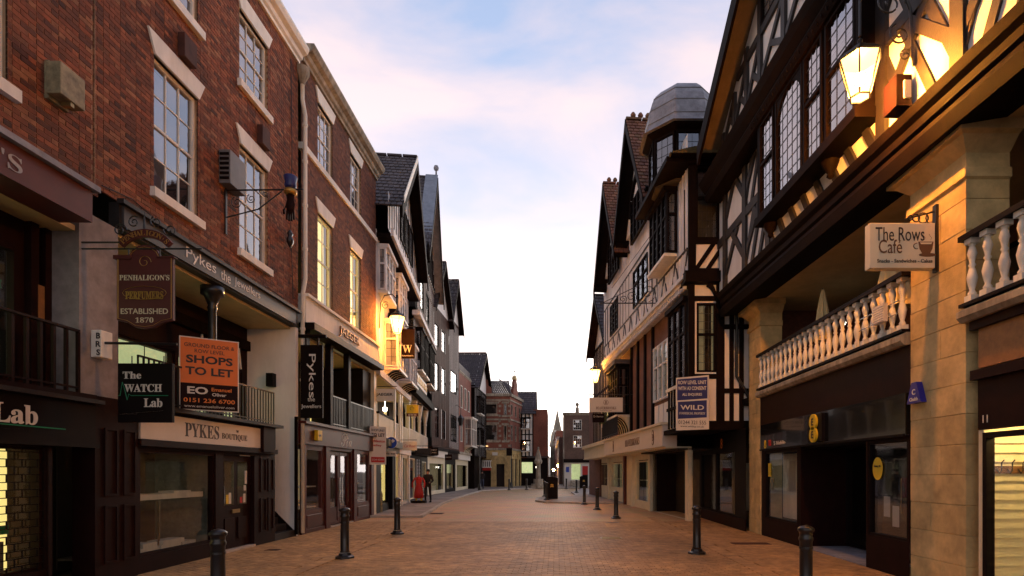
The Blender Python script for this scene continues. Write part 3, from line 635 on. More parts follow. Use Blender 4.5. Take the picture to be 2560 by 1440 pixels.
# second brick building
b2 = thing('brick_building', 'dark red brick building with lit yellow windows above the stone fashion shop fascia', 'building', (-7, 18, 0))
h2 = [(16.45, 17.55, 6.7, 9.36), (19.05, 20.1, 6.7, 9.36), (16.45, 17.55, 10.82, 12.6), (19.05, 20.1, 10.82, 12.6)]
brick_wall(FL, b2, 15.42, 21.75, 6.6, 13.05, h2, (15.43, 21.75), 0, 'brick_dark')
for i, h in enumerate(h2): window(FL, b2, *h, back='lit_yellow' if i < 2 else 'blind', cols=2 if i < 2 else 3, split=0 if i < 2 else .6, gm='glass_shop' if i < 2 else 'glass_old'); lintel(FL, b2, h[0], h[1], h[3], h[3] + .38)
bx(FL, b2, 'string_course', 'stone_white', 15.42, 21.76, -.1, .06, 10.64, 10.82)
cornice(FL, b2, 15.42, 21.8, 13.05, 'stone_dirty', .95); bx(FL, b2, 'parapet', 'stone_dirty', 15.42, 21.75, -.3, -.05, 13.5, 13.75)
lathe_obj('chimney_pot', 'stone_white', b2, FL.pt(15.6, -.5, 13.6), [(.16, 0), (.16, .5), (.12, .55)], 8)
bx(FL, b2, 'side_wall', 'brick_dark', 15.42, 15.55, -6, -.01, 12.8, 13.4)
bx(FL, b2, 'core', 'interior_dark', 15.42, 21.75, -9, -2.2, 0, 13.3); bx(FL, b2, 'roof', 'slate', 15.42, 21.75, -9, -.05, 13.3, 13.45)
bx(FL, b2, 'fascia', 'stone_white', 15.42, 21.7, -.2, .12, 5.86, 6.56); bx(FL, b2, 'fascia_ledge', 'stone_white', 15.40, 21.74, -.2, .2, 6.56, 6.64); bx(FL, b2, 'awning_box', 'black', 15.45, 21.7, -.1, .34, 5.66, 5.85)
text('JAEGER', b2, FL.pt(18.6, .125, 6.2), RY, w=1.75, h=.34, m='copper_panel', bold=.01, ext=.05)
bx(FL, b2, 'ceiling', 'ceiling_cream', 15.42, 21.7, -2.1, -.2, 5.56, 5.64); bx(FL, b2, 'floor_slab', 'red_wood', 15.42, 21.7, -2.1, .05, 3.05, 3.16)
plain_wall(FL, b2, 15.42, 21.7, 3.16, 5.56, [(16.6, 17.6, 3.2, 4.9), (18.6, 19.5, 3.2, 4.9), (20.0, 21.2, 3.4, 4.8)], 'interior_mid', v=-2.0, name='walkway_wall', depth=.1)
for a, b_, mm_ in ((16.6, 17.6, 'lit_warm'), (18.6, 19.5, 'lit_yellow'), (20.0, 21.2, 'lit_yellow')): leaded(FL, b2, a, b_, 3.2, 4.9, -2.08, 1, 1, fm='cream', back=mm_, gm='glass_shop', backd=.1)
bx(FL, b2, 'side_screen', 'black', 20.6, 21.45, -2.0, -.1, 3.16, 5.5)
for u in (15.6, 17.25, 18.75): bx(FL, b2, 'post', 'black', u, u + .2, -.12, .06, 3.16, 5.66)
bx(FL, b2, 'end_pier', 'cream', 21.45, 21.72, -.4, .03, 0, 5.6)
railing(FL, b2, 17.4, 21.4, .0, 3.16, 4.12, .13)
bx(FL, b2, 'sign_board', 'red_wood', 15.3, 21.45, -.1, .10, 2.5, 3.05); bx(FL, b2, 'ledge', 'red_wood', 15.25, 21.5, -.1, .2, 3.05, 3.12)
text(''.join({'P': '\U0001D4AB', 'i': '\U0001D4BE', 'a': '\U0001D4B6'}[c] for c in 'Pia'), b2, FL.pt(18.45, .103, 2.76), RY, w=.95, h=.42, m='sign_cream')
plain_wall(FL, b2, 15.3, 21.45, 0, 2.5, [(15.65, 16.8, .6, 2.4), (17.35, 19.15, .05, 2.4), (19.7, 20.95, .6, 2.4)], 'red_wood', v=0, name='shopfront_wall', depth=.1)
for a, b_ in ((15.65, 16.8), (19.7, 20.95)):
    w = leaded(FL, b2, a, b_, .6, 2.4, -.06, 1, 1, fm='red_wood', fw=.05, back='interior_mid', gm='glass_shop', backd=.7)
    bx(FL, w, 'display_shelf', 'white_paint', a, b_, -.6, -.2, 1.28, 1.31); bx(FL, w, 'display_shelf', 'white_paint', a, b_, -.6, -.2, .68, .71); bx(FL, w, 'curtain', 'lit_dim', a, b_, -.66, -.65, .6, 2.4)
    bx(FL, b2, 'panel', 'red_wood', a + .05, b_ - .05, .0, .025, .16, .5, .008); bx(FL, b2, 'plinth', 'red_wood', a - .1, b_ + .1, .0, .035, 0, .1)
dd = bx(FL, b2, 'door_frame', 'red_wood', 17.38, 19.12, -.2, -.15, .05, 2.38)
for a in (17.45, 18.28):
    d = leaded(FL, dd, a, a + .78, .05, 2.35, -.12, 1, 1, fm='red_wood', fw=.1, back='interior_mid', gm='glass_shop', backd=.03)
    bx(FL, dd, 'kick_panel', 'red_wood', a + .1, a + .68, -.13, -.09, .12, .6)
    MB().tube([FL.pt(a + (.7 if a < 18 else .08), .0, .75), FL.pt(a + (.7 if a < 18 else .08), .0, 1.55)], .016).build('handle', 'steel', dd)
for u in (15.32, 16.95, 19.3, 21.1): bx(FL, b2, 'pilaster', 'red_wood', u, u + .28, 0, .05, 0, 2.5)
bx(FL, b2, 'door_step', 'kerb', 17.3, 19.2, -.1, .06, 0, .05)

for u, z0, z1, p_ in ((8.62, .3, 1.2, b0), (8.62, 1.35, 2.4, b0), (9.0, .3, 1.2, b0), (9.0, 1.35, 2.4, b0), (13.25, .3, 1.1, b1), (13.25, 1.25, 2.05, b1), (13.6, .3, 1.1, b1), (13.6, 1.25, 2.05, b1)):
    v_ = .045 if p_ is b0 else .0
    for a, b_, c_, d_ in ((u, u + .26, z0, z0 + .03), (u, u + .26, z1 - .03, z1), (u, u + .03, z0 + .03, z1 - .03), (u + .23, u + .26, z0 + .03, z1 - .03)): bx(FL, p_, 'moulding', 'maroon', a, b_, v_, v_ + .02, c_, d_)
# things hung on the left facades
def wall_box(name, label, cat, m, u0, u1, v1, z0, z1, F=FL):
    return tag(bx(F, None, name, m, u0, u1, .004, v1, z0, z1, .01), label, cat)
o = thing('floodlight', 'weathered yellow-green metal floodlight box on the bare brick wall', 'light', FL.pt(7.8, 0, 6.85))
bx(FL, o, 'housing', 'old_metal', 7.62, 8.02, .06, .26, 6.88, 7.32, .01); bx(FL, o, 'back_plate', 'old_metal', 7.66, 7.98, .0, .06, 6.84, 7.36); bx(FL, o, 'clip', 'brass', 7.8, 7.86, .1, .24, 6.82, 6.88)
for u, l in ((10.35, 'rusty vent box on brick between the two tall sash windows nearest the bare wall'), (13.1, 'rusty vent box on brick above the window beside the glove bracket')): wall_box('vent_box', l, 'vent', 'rust', u, u + .36, .14, 9.42, 9.86)
o = thing('louvred_box', 'grey louvred bell box on brick left of the iron glove bracket', 'box', FL.pt(11.9, 0, 7.7))
bx(FL, o, 'housing', 'aerial_grey', 11.62, 12.2, .004, .24, 7.72, 8.42, .01)
for i in range(6): bx(FL, o, 'louvre', 'black', 11.6, 11.622, .03, .22, 7.8 + i * .1, 7.85 + i * .1)
o = wall_box('alarm_box', 'white alarm box with black letters on the grey rendered pier', 'alarm', 'white_paint', 8.42, 8.64, .16, 3.45, 3.86)
for i, c in enumerate('BRS'): text(c, o, (-6.88, 8.416, 3.77 - i * .125), (1, 0, 0), h=.09, m='dark_text', bold=.03)
o = wall_box('alarm_box', 'yellow hexagonal alarm box on the dark red fascia of the shop with script sign', 'alarm', 'yellow', 16.0, 16.3, .2, 2.62, 2.92)
text('ADT', o, FL.pt(16.15, .205, 2.77), RY, w=.16, m='navy', bold=.02)
MB().lathe((-6.86, 14.45, 7.5), [(.0, 0), (.05, .04), (.11, .14), (.12, .22), (.06, .3), (.1, .36), (.05, .44), (0, .47)], 10, sx=.7).build('wall_boss', 'iron', None, True); tag(bpy.data.objects['wall_boss'], 'black iron ornamental boss on brick left of the white drainpipe', 'ornament')
# glove bracket
o = thing('trade_bracket', 'wrought iron bracket carrying a crowned dark glove in front of the brick wall', 'bracket', (-7, 11.85, 7.0))
YB = 11.85
MB().tube([(-7.03, YB, 7.68), (-5.35, YB, 7.70)], .018).build('arm', 'iron', o); MB().tube([(-7, YB, 7.1), (-6.3, YB, 7.28), (-5.8, YB, 7.66)], .014).build('strut', 'iron', o)
MB().box(-7.0, -6.97, YB - .03, YB + .03, 6.75, 7.75).build('wall_plate', 'iron', o)
for c, r in (((-6.75, YB, 7.42), .13), ((-6.45, YB, 7.5), .10), ((-6.15, YB, 7.6), .06)): MB().tube(spiral(c, r, .02, 1.6, 2, (1, 0, 0), (0, 0, 1)), .009, 6).build('scroll', 'iron', o)
lathe_obj('crown', 'crown_blue', o, (-5.62, YB, 7.72), [(.10, 0), (.12, .05), (.11, .12), (.14, .24), (.12, .26), (.02, .27)], 12)
mb = MB(); mb.lathe((-5.62, YB, 7.60), [(.12, 0), (.13, .04), (.12, .09)], 12); mb.build('crown_band', 'gold', o, True)
mb = MB(); mb.lathe((-5.62, YB, 7.22), [(.035, 0), (.085, .06), (.10, .16), (.075, .26), (.09, .36), (.05, .38)], 10, sy=.5)
for k, dx in enumerate((-.06, -.02, .02, .06)): mb.tube([(-5.62 + dx, YB, 7.28), (-5.62 + dx * 1.2, YB, 7.14 - (.03 if k in (1, 2) else 0)), (-5.62 + dx * 1.2, YB, 7.06 - (.03 if k in (1, 2) else 0))], .022, 6)
mb.tube([(-5.70, YB, 7.36), (-5.76, YB, 7.26), (-5.75, YB, 7.18)], .024, 6); mb.build('glove', 'maroon', o, True)

def hang(name, label, cat, px0, py0, px1, py1, Y, th, m, group=None):
    a, b_ = at(px0, py1, Y), at(px1, py0, Y)
    o = thing(name, label, cat, (a[0], Y, a[2])); MB().box(a[0], b_[0], Y, Y + th, a[2], b_[2]).build('board', m, o, bevel=.008)
    return o, a, b_
XR = (1, 0, 0)
def ctext(s, o, px, py, Y, wpx, hpx=None, **k): text(s, o, at(px, py, Y - .006), XR, w=wpx * Y / FPX, h=hpx * Y / FPX if hpx else None, **k)
# perfumer's hanging sign
Y = 8.27; o = thing('hanging_sign', 'dark red shaped hanging sign with gold lettering under an arched iron bracket', 'sign', at(361, 820, Y))
pts = [at(px, py, Y) for px, py in ((292, 640), (322, 640), (330, 625), (345, 615), (361, 612), (377, 615), (392, 625), (400, 640), (432, 640), (432, 800), (405, 806), (385, 818), (361, 822), (337, 818), (317, 806), (292, 800))]
MB().prism(pts, (0, .05, 0)).build('board', 'fascia_red', o)
for (a, b_) in (((285, 648), (330, 642)), ((392, 642), (437, 648))): p, q = at(a[0], a[1], Y), at(b_[0], b_[1], Y); MB().box(p[0], q[0], Y - .02, Y + .07, p[2], q[2] + .02).build('shoulder', 'fascia_red', o)
mb = MB()
for i in range(len(pts)): mb.tube([Vector(pts[i]) * .95 + Vector(at(361, 720, Y)) * .05 + Vector((0, -.004, 0)), Vector(pts[(i + 1) % 16]) * .95 + Vector(at(361, 720, Y)) * .05 + Vector((0, -.004, 0))], .004, 4)
mb.build('gold_line', 'gold', o)
ctext("PENHALIGON'S", o, 361, 694, Y, 125, 14, m='cream_text', serif=True); ctext('PERFUMERS', o, 361, 738, Y, 95, 20, m='gold', serif=True, bold=.02)
ctext('ESTABLISHED', o, 361, 778, Y, 118, 14, m='cream_text', bold=.01); ctext('1870', o, 361, 800, Y, 45, 13, m='cream_text', serif=True)
mb = MB()
for sg in (-1, 1): mb.tube([at(361 + sg * 55 * math.cos(t_), 738 - sg * 6 - 17 * math.sin(t_), Y - .006) for t_ in [i * math.pi / 8 for i in range(17)]] if sg > 0 else spiral(at(361, 655, Y - .006), .10, .02, 1.3, 0, (1, 0, 0), (0, 0, 1)), .004, 4)
mb.build('flourish', 'gold', o)
arc0 = [at(361 + 82 * math.sin(t_), 650 - 78 * math.cos(t_), Y) for t_ in [i * .12 - .96 for i in range(17)]]; arc1 = [at(361 + 68 * math.sin(t_), 650 - 58 * math.cos(t_), Y) for t_ in [i * .12 - .96 for i in range(17)]][::-1]
mb = MB(); k = len(arc0)
for i in range(k - 1): mb.hexa([arc0[i], arc0[i + 1], arc1[k - 2 - i], arc1[k - 1 - i]] + [tuple(Vector(v) + Vector((0, .05, 0))) for v in (arc0[i], arc0[i + 1], arc1[k - 2 - i], arc1[k - 1 - i])])
mb.build('arched_board', 'fascia_red', o)
for i, c in enumerate("PENHALIGON'S"):
    t_ = -.80 + i * .148; ca, sa = math.cos(t_), math.sin(t_); text(c, o, at(361 + 75 * sa, 650 - 68 * ca, Y - .004), (ca, 0, -sa), h=.075 if c != "'" else .03, m='gold', serif=True, up=(sa, 0, ca))
mb = MB(); mb.tube([at(203, 606, Y), at(300, 606, Y)], .014); mb.tube([at(203, 622, Y), at(505, 622, Y)], .012); mb.build('bracket_arm', 'iron', o)
for px in (322, 400): MB().tube([at(px, 622, Y), at(px, 645, Y)], .01, 6).build('hook', 'iron', o)
mb = MB()
for c, r, a in (((300, 575), .10, 0), ((425, 575), .10, 3), ((335, 555), .09, 1), ((390, 555), .09, 2)): mb.tube(spiral(at(c[0], c[1], Y), r, .015, 1.5, a, (1, 0, 0), (0, 0, 1)), .010, 6)
mb.tube([at(361, 572, Y), at(361, 530, Y)], .02, 6, r1=.004); mb.build('scrolls', 'iron', o)
# watch repair hanging sign
Y = 8.5; o, a, b_ = hang('hanging_sign', 'black rectangular hanging sign with cream serif words and a green pulse line', 'sign', 294, 908, 430, 1056, Y, .06, 'black')
ctext('The', o, 330, 938, Y, 46, 18, m='sign_cream', serif=True, bold=.01); ctext('WATCH', o, 358, 970, Y, 94, 20, m='sign_cream', serif=True, bold=.01)
ctext('Lab', o, 383, 1007, Y, 46, 22, m='sign_cream', serif=True, bold=.01); ctext('Quality watch repairs', o, 354, 1031, Y, 110, 9, m='sign_cream', shear=.25, bold=.015)
MB().tube([at(px, py, Y - .004) for px, py in ((296, 989), (300, 989), (306, 955), (312, 975), (318, 1000), (322, 985), (328, 989), (420, 989))], .006, 5).build('pulse_line', 'green', o)
mb = MB(); mb.tube([(-7, Y, 3.68), (-5.75, Y, 3.66)], .02, 8); mb.tube([at(330, 890, Y), at(330, 910, Y)], .008, 6); mb.tube([at(410, 890, Y), at(410, 910, Y)], .008, 6); mb.build('bracket_arm', 'iron', o)
# letting board on the boutique railing (angled)
def board(name, label, A, B, z0, z1, m, th=.03):
    A, B = Vector(A), Vector(B); d = (B - A); n = Vector((d.y, -d.x, 0)).normalized(); o = thing(name, label, 'sign', ((A + B) / 2).to_tuple()[:2] + (z0,))
    q = [A, B, B + n * -th, A + n * -th]; MB().hexa([(p.x, p.y, z0) for p in q] + [(p.x, p.y, z1) for p in q]).build('board', m, o)
    r = d.normalized()
    def rect(f0, f1, h0, h1, mm_, name='panel', k=.004): 
        p, q2 = A + d * f0 + n * k, A + d * f1 + n * k; c = [(p.x, p.y), (q2.x, q2.y), (q2.x - n.x * .003, q2.y - n.y * .003), (p.x - n.x * .003, p.y - n.y * .003)]
        MB().hexa([(x_, y_, z0 + (z1 - z0) * h0) for x_, y_ in c] + [(x_, y_, z0 + (z1 - z0) * h1) for x_, y_ in c]).build(name, mm_, o)
    def tx(s, f, h, wf, hf=None, **k): p = A + d * f + n * .006; text(s, o, (p.x, p.y, z0 + (z1 - z0) * h), r, w=d.length * wf, h=(z1 - z0) * hf if hf else None, **k)
    return o, rect, tx
o, rect, tx = board('letting_board', 'orange and black letting board fixed to the walkway railing above the boutique', (-7.0, 10.4, 0), (-6.2, 10.95, 0), 2.88, 4.26, 'sign_white')
rect(.02, .98, .37, .985, 'orange'); rect(.02, .98, .015, .37, 'maroon')
tx('GROUND FLOOR &', .5, .89, .84, .05, m='dark_text'); tx('ROW LEVEL', .5, .815, .5, .05, m='dark_text'); tx('SHOPS', .5, .70, .78, .11, m='dark_text', bold=.03); tx('TO LET', .5, .54, .80, .11, m='dark_text', bold=.03)
tx('EO', .30, .275, .34, .10, m='sign_white', bold=.03); tx('Emanuel', .70, .30, .34, .05, m='orange_text', bold=.02); tx('Oliver', .66, .23, .24, .045, m='sign_white', bold=.02)
tx('0151 236 6700', .5, .14, .86, .06, m='orange_text', bold=.02); tx('www.emanueloliver.com', .5, .06, .84, .035, m='sign_white')
# vertical jeweller's sign
Y = 15.25; o, a, b_ = hang('hanging_sign', 'tall black vertical jewellers sign hung beside the white drainpipe', 'sign', 751, 862, 806, 1045, Y, .08, 'black')
text('Pykes', o, at(778, 940, Y - .006), (0, 0, -1), w=110 * Y / FPX, h=22 * Y / FPX, m='white_text', up=(1, 0, 0)); ctext('the', o, 778, 998, Y, 18, 11, m='white_text'); ctext('Jewellers', o, 778, 1017, Y, 50, 12, m='white_text')
mb = MB(); mb.tube([(-7, Y, 5.42), (-6.25, Y, 5.42)], .05, 8); mb.tube([at(765, 845, Y), at(765, 865, Y)], .03, 6); mb.tube([at(795, 845, Y), at(795, 865, Y)], .03, 6); mb.build('bracket_arm', 'black', o)
# second letting board, and shop hanging signs further on
o, rect, tx = board('letting_board', 'white letting board with red lettering at the end of the dark red shopfront', (-7.0, 21.0, 0), (-6.55, 21.6, 0), 2.0, 3.45, 'sign_white')
tx('SHOP UNIT', .5, .9, .8, .06, m='dark_text'); tx('TO LET', .5, .78, .8, .09, m='dark_text', bold=.02); tx('ockleston', .5, .62, .85, .07, m='red', bold=.02); tx('bailey', .42, .5, .6, .07, m='red', bold=.02); rect(.1, .9, .06, .2, 'red'); tx('01244 403444', .5, .13, .7, .05, m='sign_white')
Y = 22.1; o, a, b_ = hang('hanging_sign', 'pale rectangular fashion shop sign on an iron arm', 'sign', 934, 972, 988, 1003, Y, .05, 'sign_white'); ctext('JAEGER', o, 961, 987, Y, 42, 9, m='dark_text', bold=.02)
MB().tube([(-7.05, Y, at(0, 966, Y)[2]), at(992, 966, Y)], .018, 6).build('bracket_arm', 'iron', o)
Y = 24.5; o, a, b_ = hang('hanging_sign', 'dark brown square bookshop sign with a large letter under the lit lamp', 'sign', 1000, 822, 1037, 896, Y, .06, 'maroon'); ctext('W', o, 1018, 872, Y, 24, 19, m='sign_white', serif=True); ctext("Waterstone's", o, 1018, 889, Y, 30, 4, m='sign_white', serif=True)
mb = MB(); mb.tube([(-7.3, Y, at(0, 816, Y)[2]), at(1040, 816, Y)], .018, 6); mb.tube(spiral(at(1030, 806, Y), .15, .02, 1.4, 1, (1, 0, 0), (0, 0, 1)), .012, 6); mb.build('bracket_arm', 'iron', o)
Y = 28.0; o, a, b_ = hang('hanging_sign', 'yellow and dark red banner sign in front of the lit white shop', 'sign', 1016, 1012, 1046, 1041, Y, .05, 'yellow'); MB().box(a[0], b_[0], Y - .006, Y, a[2], a[2] + .16).build('lower_band', 'fascia_red', o); ctext('EWM', o, 1031, 1037, Y, 20, 5, m='sign_cream', serif=True)
mb = MB(); mb.tube(spiral(at(1029, 1022, Y - .01), .12, .05, .7, 0, (1, 0, 0), (0, 0, 1)), .01, 5); mb.build('emblem', 'dark_text', o); MB().tube([(-7.7, Y, b_[2] + .05), (b_[0] + .05, Y, b_[2] + .05)], .015, 6).build('bracket_arm', 'iron', o)
Y = 27.0; o, a, b_ = hang('hanging_sign', 'cream oblong sign with thin red script in front of the white shop', 'sign', 1006, 1104, 1042, 1126, Y, .05, 'sign_cream'); ctext('Cat Rose', o, 1024, 1115, Y, 26, 7, m='red', shear=.2); MB().tube([(-7.6, Y, b_[2] + .08), (b_[0], Y, b_[2] + .08)], .015, 6).build('bracket_arm', 'iron', o)
Y = 33.0; o, a, b_ = hang('hanging_sign', 'small black jeweller sign on an arm above the shuttered shop', 'sign', 1071, 1119, 1096, 1138, Y, .05, 'black'); ctext('ERNEST', o, 1083, 1125, Y, 18, 4, m='sign_cream'); ctext('JONES', o, 1083, 1132, Y, 16, 4, m='sign_cream'); MB().tube([(-8.2, Y, b_[2] + .1), (b_[0], Y, b_[2] + .1)], .015, 6).build('bracket_arm', 'iron', o)
Y = 39.0; o, a, b_ = hang('hanging_sign', 'small dark hanging sign on a thin arm near the pale bay window', 'sign', 1112, 1136, 1130, 1150, Y, .05, 'maroon'); ctext('PANDORA', o, 1121, 1143, Y, 14, 3, m='sign_cream'); MB().tube([(-8.6, Y, b_[2] + .5), (b_[0], Y, b_[2] + .5)], .015, 6).build('bracket_arm', 'iron', o)

# ------------------------------------------------------------------ generic pieces for the timbered houses
def tfac(F, p, u0, u1, z0, z1, v, step, tm='timber', wm='plaster', tw=.14, holes=(), rails=(), diag=0, pr=1.0):
    """plaster panel wall with separate timbers standing proud of it"""
    plain_wall(F, p, u0, u1, z0, z1, list(holes), wm, v=v)
    for z in (z0 + tw * .5, z1 - tw * .5): timber(F, p, u0, z, u1, z, tw, v, v + .05 * pr, tm)
    n = max(1, round((u1 - u0) / step)); d = (u1 - u0 - tw) / n
    def spans(a, b, u):
        out = [(a, b)]
        for h in holes:
            if h[0] - .04 < u < h[1] + .04:
                out = [s for q in out for s in ((q[0], min(q[1], h[2])), (max(q[0], h[3]), q[1])) if s[1] - s[0] > .08]
        return out
    for i in range(n + 1):
        u = u0 + tw / 2 + d * i
        for a, b_ in spans(z0 + tw, z1 - tw, u): timber(F, p, u, a, u, b_, tw, v, v + .045 * pr, tm)
    for z in rails:
        segs = [(u0, u1)]
        for h in holes:
            if h[2] < z < h[3]: segs = [s for q in segs for s in ((q[0], min(q[1], h[0])), (max(q[0], h[1]), q[1])) if s[1] - s[0] > .08]
        for a, b_ in segs: timber(F, p, a, z, b_, z, tw * .9, v, v + .04 * pr, tm)
    for i in range(diag):
        a = u0 + (u1 - u0) * i / diag; b_ = u0 + (u1 - u0) * (i + 1) / diag; um = (a + b_) / 2
        if any(h[0] < um < h[1] for h in holes): continue
        timber(F, p, a + tw, z0 + tw, b_ - tw, z1 - tw, tw * .9, v, v + .036, tm); timber(F, p, b_ - tw, z0 + tw, a + tw, z1 - tw, tw * .9, v, v + .033, tm)
def gable(F, p, uc, hw, ze, zr, v, vb, over=.5, rm='slate', wm='plaster', bm='timber', rows=16, wall=True, barge=.28, soffit=None, eo=.35):
    sl = (zr - ze) / hw
    if wall: MB().prism([F.pt(uc - hw, v, ze), F.pt(uc + hw, v, ze), F.pt(uc, v, zr)], Vector(F.pt(0, -.15, 0)) - Vector(F.pt(0, 0, 0))).build('gable_wall', wm, p)
    a, zl = hw + eo, ze - eo * sl
    for s in (-1, 1):
        roof_slab(p, F.pt(uc + s * a, v + over, zl), F.pt(uc + s * a, vb, zl), F.pt(uc, v + over, zr), F.pt(uc, vb, zr), rm, rows)
        MB().add([F.pt(uc + s * a, v + over - .02, zl - .03), F.pt(uc, v + over - .02, zr - .03), F.pt(uc, vb, zr - .03), F.pt(uc + s * a, vb, zl - .03)], [(0, 1, 2, 3)]).build('soffit', soffit or bm, p)
        q = [(uc + s * a, zl - barge), (uc, zr - barge * 1.2), (uc, zr + .04), (uc + s * a, zl + .04)]
        MB().hexa([F.pt(x, v + over - .03, z) for x, z in q] + [F.pt(x, v + over + .03 + jit(), z) for x, z in q]).build('bargeboard', bm, p)
    mb = MB(); n = 10
    for i in range(n): a_, b_ = v + over - (v + over - vb) * i / n, v + over - (v + over - vb) * (i + .94) / n; F.box(mb, uc - .09, uc + .09, b_, a_, zr + .02, zr + .10)
    stuff(mb.build('ridge_tiles', 'tile_red' if rm != 'slate' else 'slate', p))
def core(F, p, u0, u1, v0, z1, m='interior_dark', depth=7, z0=0): bx(F, p, 'core', m, u0, u1, v0 - depth, v0, z0, z1)
def coving(F, p, u0, u1, v0, v1, z0, z1, n=5, m='cream'):
    """striped coved underside of an oriel"""
    k = 8; c = [(v0 + (v1 - v0) * (1 - math.cos(i / k * math.pi / 2)), z0 + (z1 - z0) * math.sin(i / k * math.pi / 2)) for i in range(k + 1)]
    mb = MB()
    for i in range(k): mb.add([F.pt(u0, *c[i]), F.pt(u1, *c[i]), F.pt(u1, *c[i + 1]), F.pt(u0, *c[i + 1])], [(0, 1, 2, 3)])
    for u in (u0, u1): mb.add([F.pt(u, v0, z1)] + [F.pt(u, *q) for q in c], [tuple(range(k + 2))])
    o = mb.build('coving', m, p, True)
    for j in range(n):
        u = u0 + (u1 - u0) * (j + .5) / n; MB().tube([F.pt(u, a + .01, b_ - .01) for a, b_ in c], .035, 6).build('rib', 'timber', o)
def oriel(F, p, u0, u1, z0, z1, v0, v1, lights, nz=5, fm='timber', sillm='white_paint', tr=.62, back='interior_mid'):
    """box bay: front lights, two cheeks, head and sill"""
    d = (u1 - u0) / lights
    for i in range(lights): leaded(F, p, u0 + d * i, u0 + d * (i + 1) - .002, z0, z1, v1 - .06, 2, nz, fm=fm, back=back, transom=z0 + (z1 - z0) * tr)
    for u in (u0, u1 - .06): bx(F, p, 'cheek', fm, u, u + .06, v0, v1 - .12, z0, z1)
    FSd = Frame(F.pt(u0 - .003, v0, 0)[:2], (F.n[0], F.n[1]), (-F.u[0], -F.u[1]))
    if v1 - v0 > .3: leaded(FSd, p, .03, v1 - v0 - .03, z0 + .02, z1 - .02, .05, 2, nz, fm=fm, back=None, transom=z0 + (z1 - z0) * tr)
    bx(F, p, 'sill', sillm, u0 - .06, u1 + .06, v0, v1 + .05, z0 - .1, z0); bx(F, p, 'head', fm, u0 - .08, u1 + .08, v0, v1 + .08, z1, z1 + .14)

# ------------------------------------------------------------------ left side beyond the bend
FW = Frame((-7.0, 21.8), (-1.6, 14.2), (1, 0)); WR = (FW.u[0], FW.u[1], 0)
w1 = thing('timbered_house', 'white boarded gabled house with oriel windows and slate roof above the bookshop sign', 'building', FW.pt(4, 0, 0))
core(FW, w1, 0, 8.35, -2.0, 11.2); bx(FW, w1, 'party_wall', 'plaster', 0, .12, -6, .0, 5.6, 11.2)
# street level
bx(FW, w1, 'shop_cornice', 'verdigris', .15, 3.6, 0, .45, 2.75, 3.02); bx(FW, w1, 'shop_cornice', 'verdigris', .2, 3.55, 0, .32, 2.55, 2.75)
plain_wall(FW, w1, .1, 3.6, 0.09, 2.55, [(.9, 2.6, .35, 2.45)], 'black', v=0, name='shopfront_wall')
w = leaded(FW, w1, .9, 2.6, .35, 2.45, -.06, 1, 1, fm='black', back='interior_mid', gm='glass_shop', backd=.6); bx(FW, w, 'display', 'redstone', 1.1, 2.2, -.5, -.3, .4, 1.2)
for u in (2.75, 3.2): bx(FW, w1, 'pilaster', 'black', u, u + .3, 0, .15, .09, 2.55)
plain_wall(FW, w1, 3.6, 8.3, 0.09, 3.0, [(3.8, 4.9, .4, 2.5), (5.9, 7.9, .2, 2.5)], 'white_paint', v=.02, name='shopfront_wall')
leaded(FW, w1, 3.8, 4.9, .4, 2.5, -.03, 2, 2, fm='cream', back='lit_yellow', gm='glass_shop', backd=.5); leaded(FW, w1, 5.9, 7.9, .2, 2.5, -.03, 2, 1, fm='cream', back='lit_dim', gm='glass_shop', backd=.6)
for u in (3.62, 5.0, 5.6, 8.0): bx(FW, w1, 'pilaster', 'white_paint', u, u + .25, .02, .1, .09, 5.5)
bx(FW, w1, 'shop_fascia', 'sign_cream', 3.6, 8.3, .02, .16, 2.6, 3.02)
# covered walkway level
bx(FW, w1, 'floor_slab', 'timber', 0, 8.35, -2, .1, 3.03, 3.15); bx(FW, w1, 'ceiling', 'ceiling_cream', 0, 8.35, -2, .1, 5.45, 5.55)
plain_wall(FW, w1, 0, 8.35, 3.15, 5.45, [(.8, 2.6, 3.3, 5.0), (4.2, 5.4, 3.2, 5.2), (6, 7.6, 3.2, 5.1)], 'cream', v=-1.6, name='walkway_wall')
leaded(FW, w1, .8, 2.6, 3.3, 5.0, -1.66, 2, 2, fm='timber', back='lit_yellow', gm='glass_shop', backd=.1); leaded(FW, w1, 4.2, 5.4, 3.2, 5.2, -1.66, 1, 1, fm='timber', back='lit_warm', gm='glass_shop', backd=.1); leaded(FW, w1, 6, 7.6, 3.2, 5.1, -1.66, 2, 2, fm='timber', back='lit_yellow', gm='glass_shop', backd=.1)
o = bx(FW, w1, 'balustrade', 'timber', .1, 3.4, -.02, .1, 4.02, 4.10); bx(FW, o, 'base_rail', 'cream', .1, 3.4, 0, .08, 3.15, 3.22)
for i in range(24): bx(FW, o, 'baluster', 'cream', .15 + i * .137, .24 + i * .137, .01, .07, 3.22, 4.02)
railing(FW, w1, 3.7, 8.2, .04, 3.15, 4.0, .14, 'white_paint', .02)
MB().lathe(FW.pt(6.6, -.9, 4.9), [(.02, .4), (.02, .1), (.12, .06), (.1, -.1), (.02, -.14)], 10).build('lantern', 'lit_white', w1)
bx(FW, w1, 'jetty_beam', 'plank_white', 0, 8.35, -.2, .16, 5.5, 5.75)
plain_wall(FW, w1, 0, 8.35, 5.75, 11.1, [], 'plank_white', v=.0)
for i in range(28): timber(FW, w1, .15 + i * .3, 5.8, .15 + i * .3, 11.0, .03, 0, .022, 'plank_white', 'batten')
oriel(FW, w1, 1.6, 3.6, 6.1, 8.0, 0, .6, 3, fm='plank_white'); coving(FW, w1, 1.6, 3.6, 0, .58, 5.5, 6.0)
